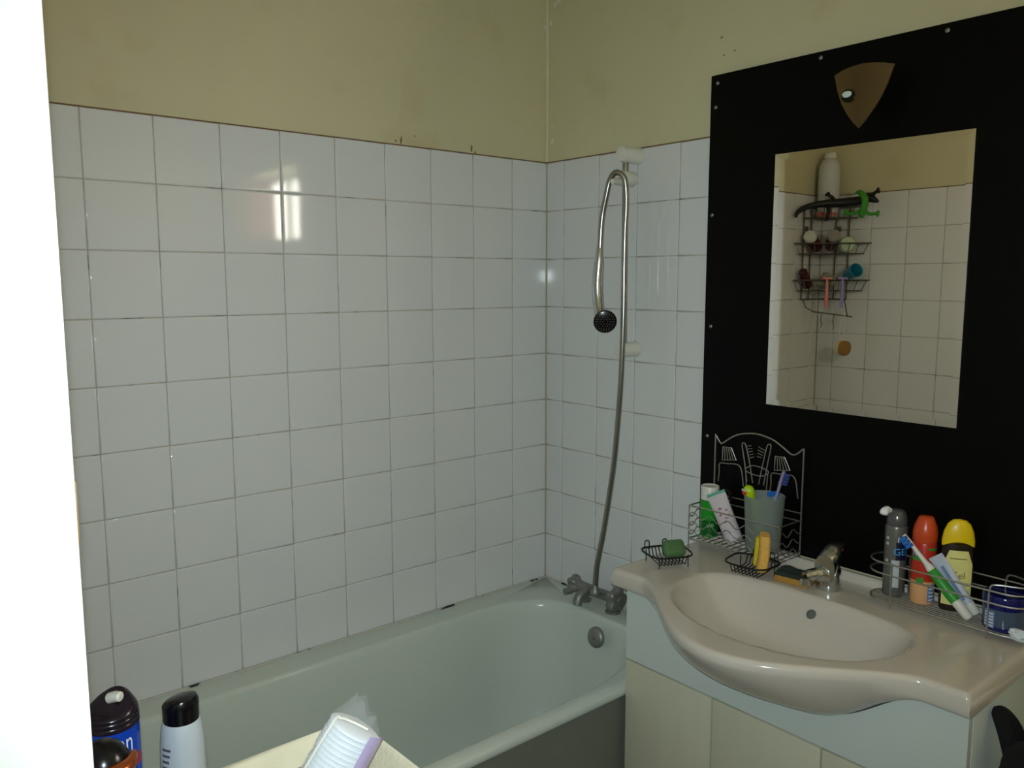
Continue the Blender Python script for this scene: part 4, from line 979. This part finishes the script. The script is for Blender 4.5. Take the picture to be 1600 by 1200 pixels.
# black bottle with copper swirl in front of it
kx, ky = -1.617, -1.009
kb_ = thing('black_copper_bottle', 'black rounded bottle with copper band in front of the blue can', 'bottle', (kx, ky, KZ))
bm = NB(); lathe(bm, [(0, 0), (.030, 0), (.033, .004), (.033, .135), (.032, .162), (.028, .182), (.020, .195), (.010, .202), (0, .203)], 40); obj('body', bm, BPLAST, kb_)
ph2 = face_cam(kx, ky)
bm = NB(); tube(bm, spline([Vector((.0325*math.cos(ph2+a), .0325*math.sin(ph2+a), z)) for a, z in ((-1.5, .156), (-.9, .163), (-.3, .170), (.3, .175), (.9, .178), (1.5, .183))], 5), [.003+.009*math.sin(pi*i/25) for i in range(26)], 10); obj('copper_band', bm, COPPER, kb_)
# white bottle with black flip cap
wx, wy = -1.489, -.883
wb = thing('white_lotion_bottle', 'pale lotion bottle with black flip cap in front of the bathtub', 'bottle', (wx, wy, KZ))
bm = NB(); lathe(bm, [(0, 0), (.026, 0), (.029, .004), (.030, .05), (.0290, .10), (.0262, .125), (.0242, .131), (.022, .132)], 40); obj('body', bm, PALEB, wb)
ph = face_cam(wx, wy); N = 40; bm = NB(); secs = []
for r, z, s in ((.0225, .130, 0), (.0236, .131, 0), (.0238, .150, 0), (.0240, .1515, 0), (.0238, .156, .003), (.0210, .1605, .0045), (.012, .163, .003), (.0001, .1635, 0)):
    secs.append([bm.verts.new((r*math.cos(a), r*math.sin(a), z+s*math.cos(a-(ph+1.0)))) for a in [2*pi*i/N for i in range(N)]])
for A, B in zip(secs, secs[1:]):
    for i in range(N): bm.faces.new((A[i], A[(i+1) % N], B[(i+1) % N], B[i]))
obj('flip_cap', bm, BPLAST, wb)
for k in range(9):
    bm = patch(.03, ph-1.05, ph-.55-.05*(k % 3), .098-.0085*k, .1015-.0085*k, m=1, n=5, rf=lambda z: .0303 if z < .06 else .0303-.0012*(z-.06)/.04)
    obj('label_line', bm, GREYP, wb)

# lined basket
KX, KY = -1.455, -1.198
bk = thing('lined_basket', 'small basket with cream cloth lining holding toiletries by the bathtub', 'basket', (KX, KY, KZ), (0, 0, 0))
def basket_ring(hx, hy, z, wob=0, ph0=0.):
    hx += .014
    o = rrect(-hx, hx, -hy, hy, .03, 8); return [(x*(1+wob*.3*math.sin(i*.9+ph0)), y*(1+wob*.3*math.cos(i*.7)), z+wob*.11*math.sin(i*.55+ph0)) for i, (x, y) in enumerate(o)]
bm = NB(); R_ = [basket_ring(.080, .085, .002), basket_ring(.084, .088, .07), basket_ring(.088, .090, .140), basket_ring(.084, .086, .142), basket_ring(.080, .084, .07), basket_ring(.076, .080, .008)]
V = [[bm.verts.new(p) for p in r] for r in R_]; n = len(V[0])
for A, B in zip(V, V[1:]):
    for i in range(n): bm.faces.new((A[i], A[(i+1) % n], B[(i+1) % n], B[i]))
bm.faces.new(V[0]); bm.faces.new(V[-1]); obj('wicker_body', bm, WICKER, bk)
bm = NB(); R_ = [basket_ring(.098, .100, .105, .06, 1), basket_ring(.099, .101, .146, .05, .5), basket_ring(.098, .1000, .170, .05, 0), basket_ring(.092, .095, .178, .05, .2), basket_ring(.085, .088, .172, .04, .4), basket_ring(.078, .081, .10, .02, .6), basket_ring(.072, .075, .014)]
V = [[bm.verts.new(p) for p in r] for r in R_]
for A, B in zip(V, V[1:]):
    for i in range(n): bm.faces.new((A[i], A[(i+1) % n], B[(i+1) % n], B[i]))
bm.faces.new(V[-1]); obj('cloth_lining', bm, LINEN, bk, angle=80)
tn = thing('tan_jar', 'tan plastic jar standing inside the lined basket', 'jar', (-1.509, -1.150, KZ+.016))
bm = NB(); lathe(bm, [(0, 0), (.022, 0), (.024, .003), (.024, .120), (.022, .123)], 28); obj('body', bm, TAN, tn)
bm = NB(); lathe(bm, [(.0225, .122), (.0245, .123), (.0245, .148), (.022, .151), (0, .151)], 28); obj('lid', bm, TAN, tn)

# sleeve of cotton pads leaning out of the basket
pA, pB = Vector((-1.490, -1.208, .930)), Vector((-1.409, -1.228, 1.062))
cpd = stick('cotton_pad_sleeve', 'clear plastic sleeve of cotton pads leaning out of the lined basket', 'cotton pads', pA, pB, None)
cpd.location = pA-(pB-pA).normalized()*.02
R0 = .0305; zz = 0.; k = 0; PL = (pB-pA).length+.02
while zz < PL-.006:
    rr = R0*(1+random.uniform(-.012, .012)); th = .0056
    bm = NB(); lathe(bm, [(0, 0), (rr*.9, 0), (rr, .0015), (rr, th-.0015), (rr*.9, th), (0, th)], 26, c=(random.uniform(-.0006, .0006), random.uniform(-.0006, .0006), zz)); obj('cotton_pad', bm, COTTON, cpd)
    zz += th; k += 1
bm = NB(); secs = []; N = 48
for i, (z, r, fl_) in enumerate([(0, R0+.0012, 0), (.03, R0+.0016, .02), (.06, R0+.0012, .03), (.09, R0+.0018, .02), (PL-.01, R0+.0014, .02), (PL, R0+.001, .05), (PL+.008, R0*.99, .25), (PL+.015, R0*1.0, .62), (PL+.022, R0*1.02, .88)]):
    row = []
    for j in range(N):
        a = 2*pi*j/N; wr = 1+.012*math.sin(9*a+i*1.7)+.008*math.sin(17*a-i)
        row.append(bm.verts.new((r*wr*math.cos(a)*(1+.10*fl_), r*wr*math.sin(a)*(1-.92*fl_), z+.004*fl_*math.sin(5*a))))
    secs.append(row)
for A, B in zip(secs, secs[1:]):
    for j in range(N): bm.faces.new((A[j], A[(j+1) % N], B[(j+1) % N], B[j]))
obj('film_sleeve', bm, FILM, cpd, angle=80)
# printed strip along one side, drawn toward the right
dirc = (Vector((CAM.x, CAM.y, CAM.z))-pB).normalized(); ql = cpd.rotation_euler.to_quaternion().inverted() @ dirc; pc = math.atan2(ql.y, ql.x)
rgt = cpd.rotation_euler.to_quaternion().inverted() @ rt; pr = math.atan2(rgt.y, rgt.x); sg = 1 if math.sin(pr-pc) > 0 else -1
bm = patch(R0+.0024, pc+sg*.62, pc+sg*1.45, .004, PL+.004, n=8, m=10); st = obj('printed_strip', bm, LILACFILM, cpd)
for k in range(18):
    z = .008+.0052*k; bm = patch(R0+.0027, pc+sg*.70, pc+sg*1.35, z, z+.0020, n=6, m=1); obj('print_line', bm, WPRINT, st)
bm = NB(); tube(bm, spline([Vector(((R0+.0035)*math.cos(a), (R0+.0035)*math.sin(a), z)) for a, z in ((pc-sg*1.25, .015), (pc-sg*1.15, .05), (pc-sg*.95, .085), (pc-sg*.75, PL-.004), (pc-sg*.55, PL+.006), (pc-sg*.1, PL+.010), (pc+sg*.4, PL+.010))], 6), .0013, 6); obj('draw_cord', bm, CORDW, cpd)
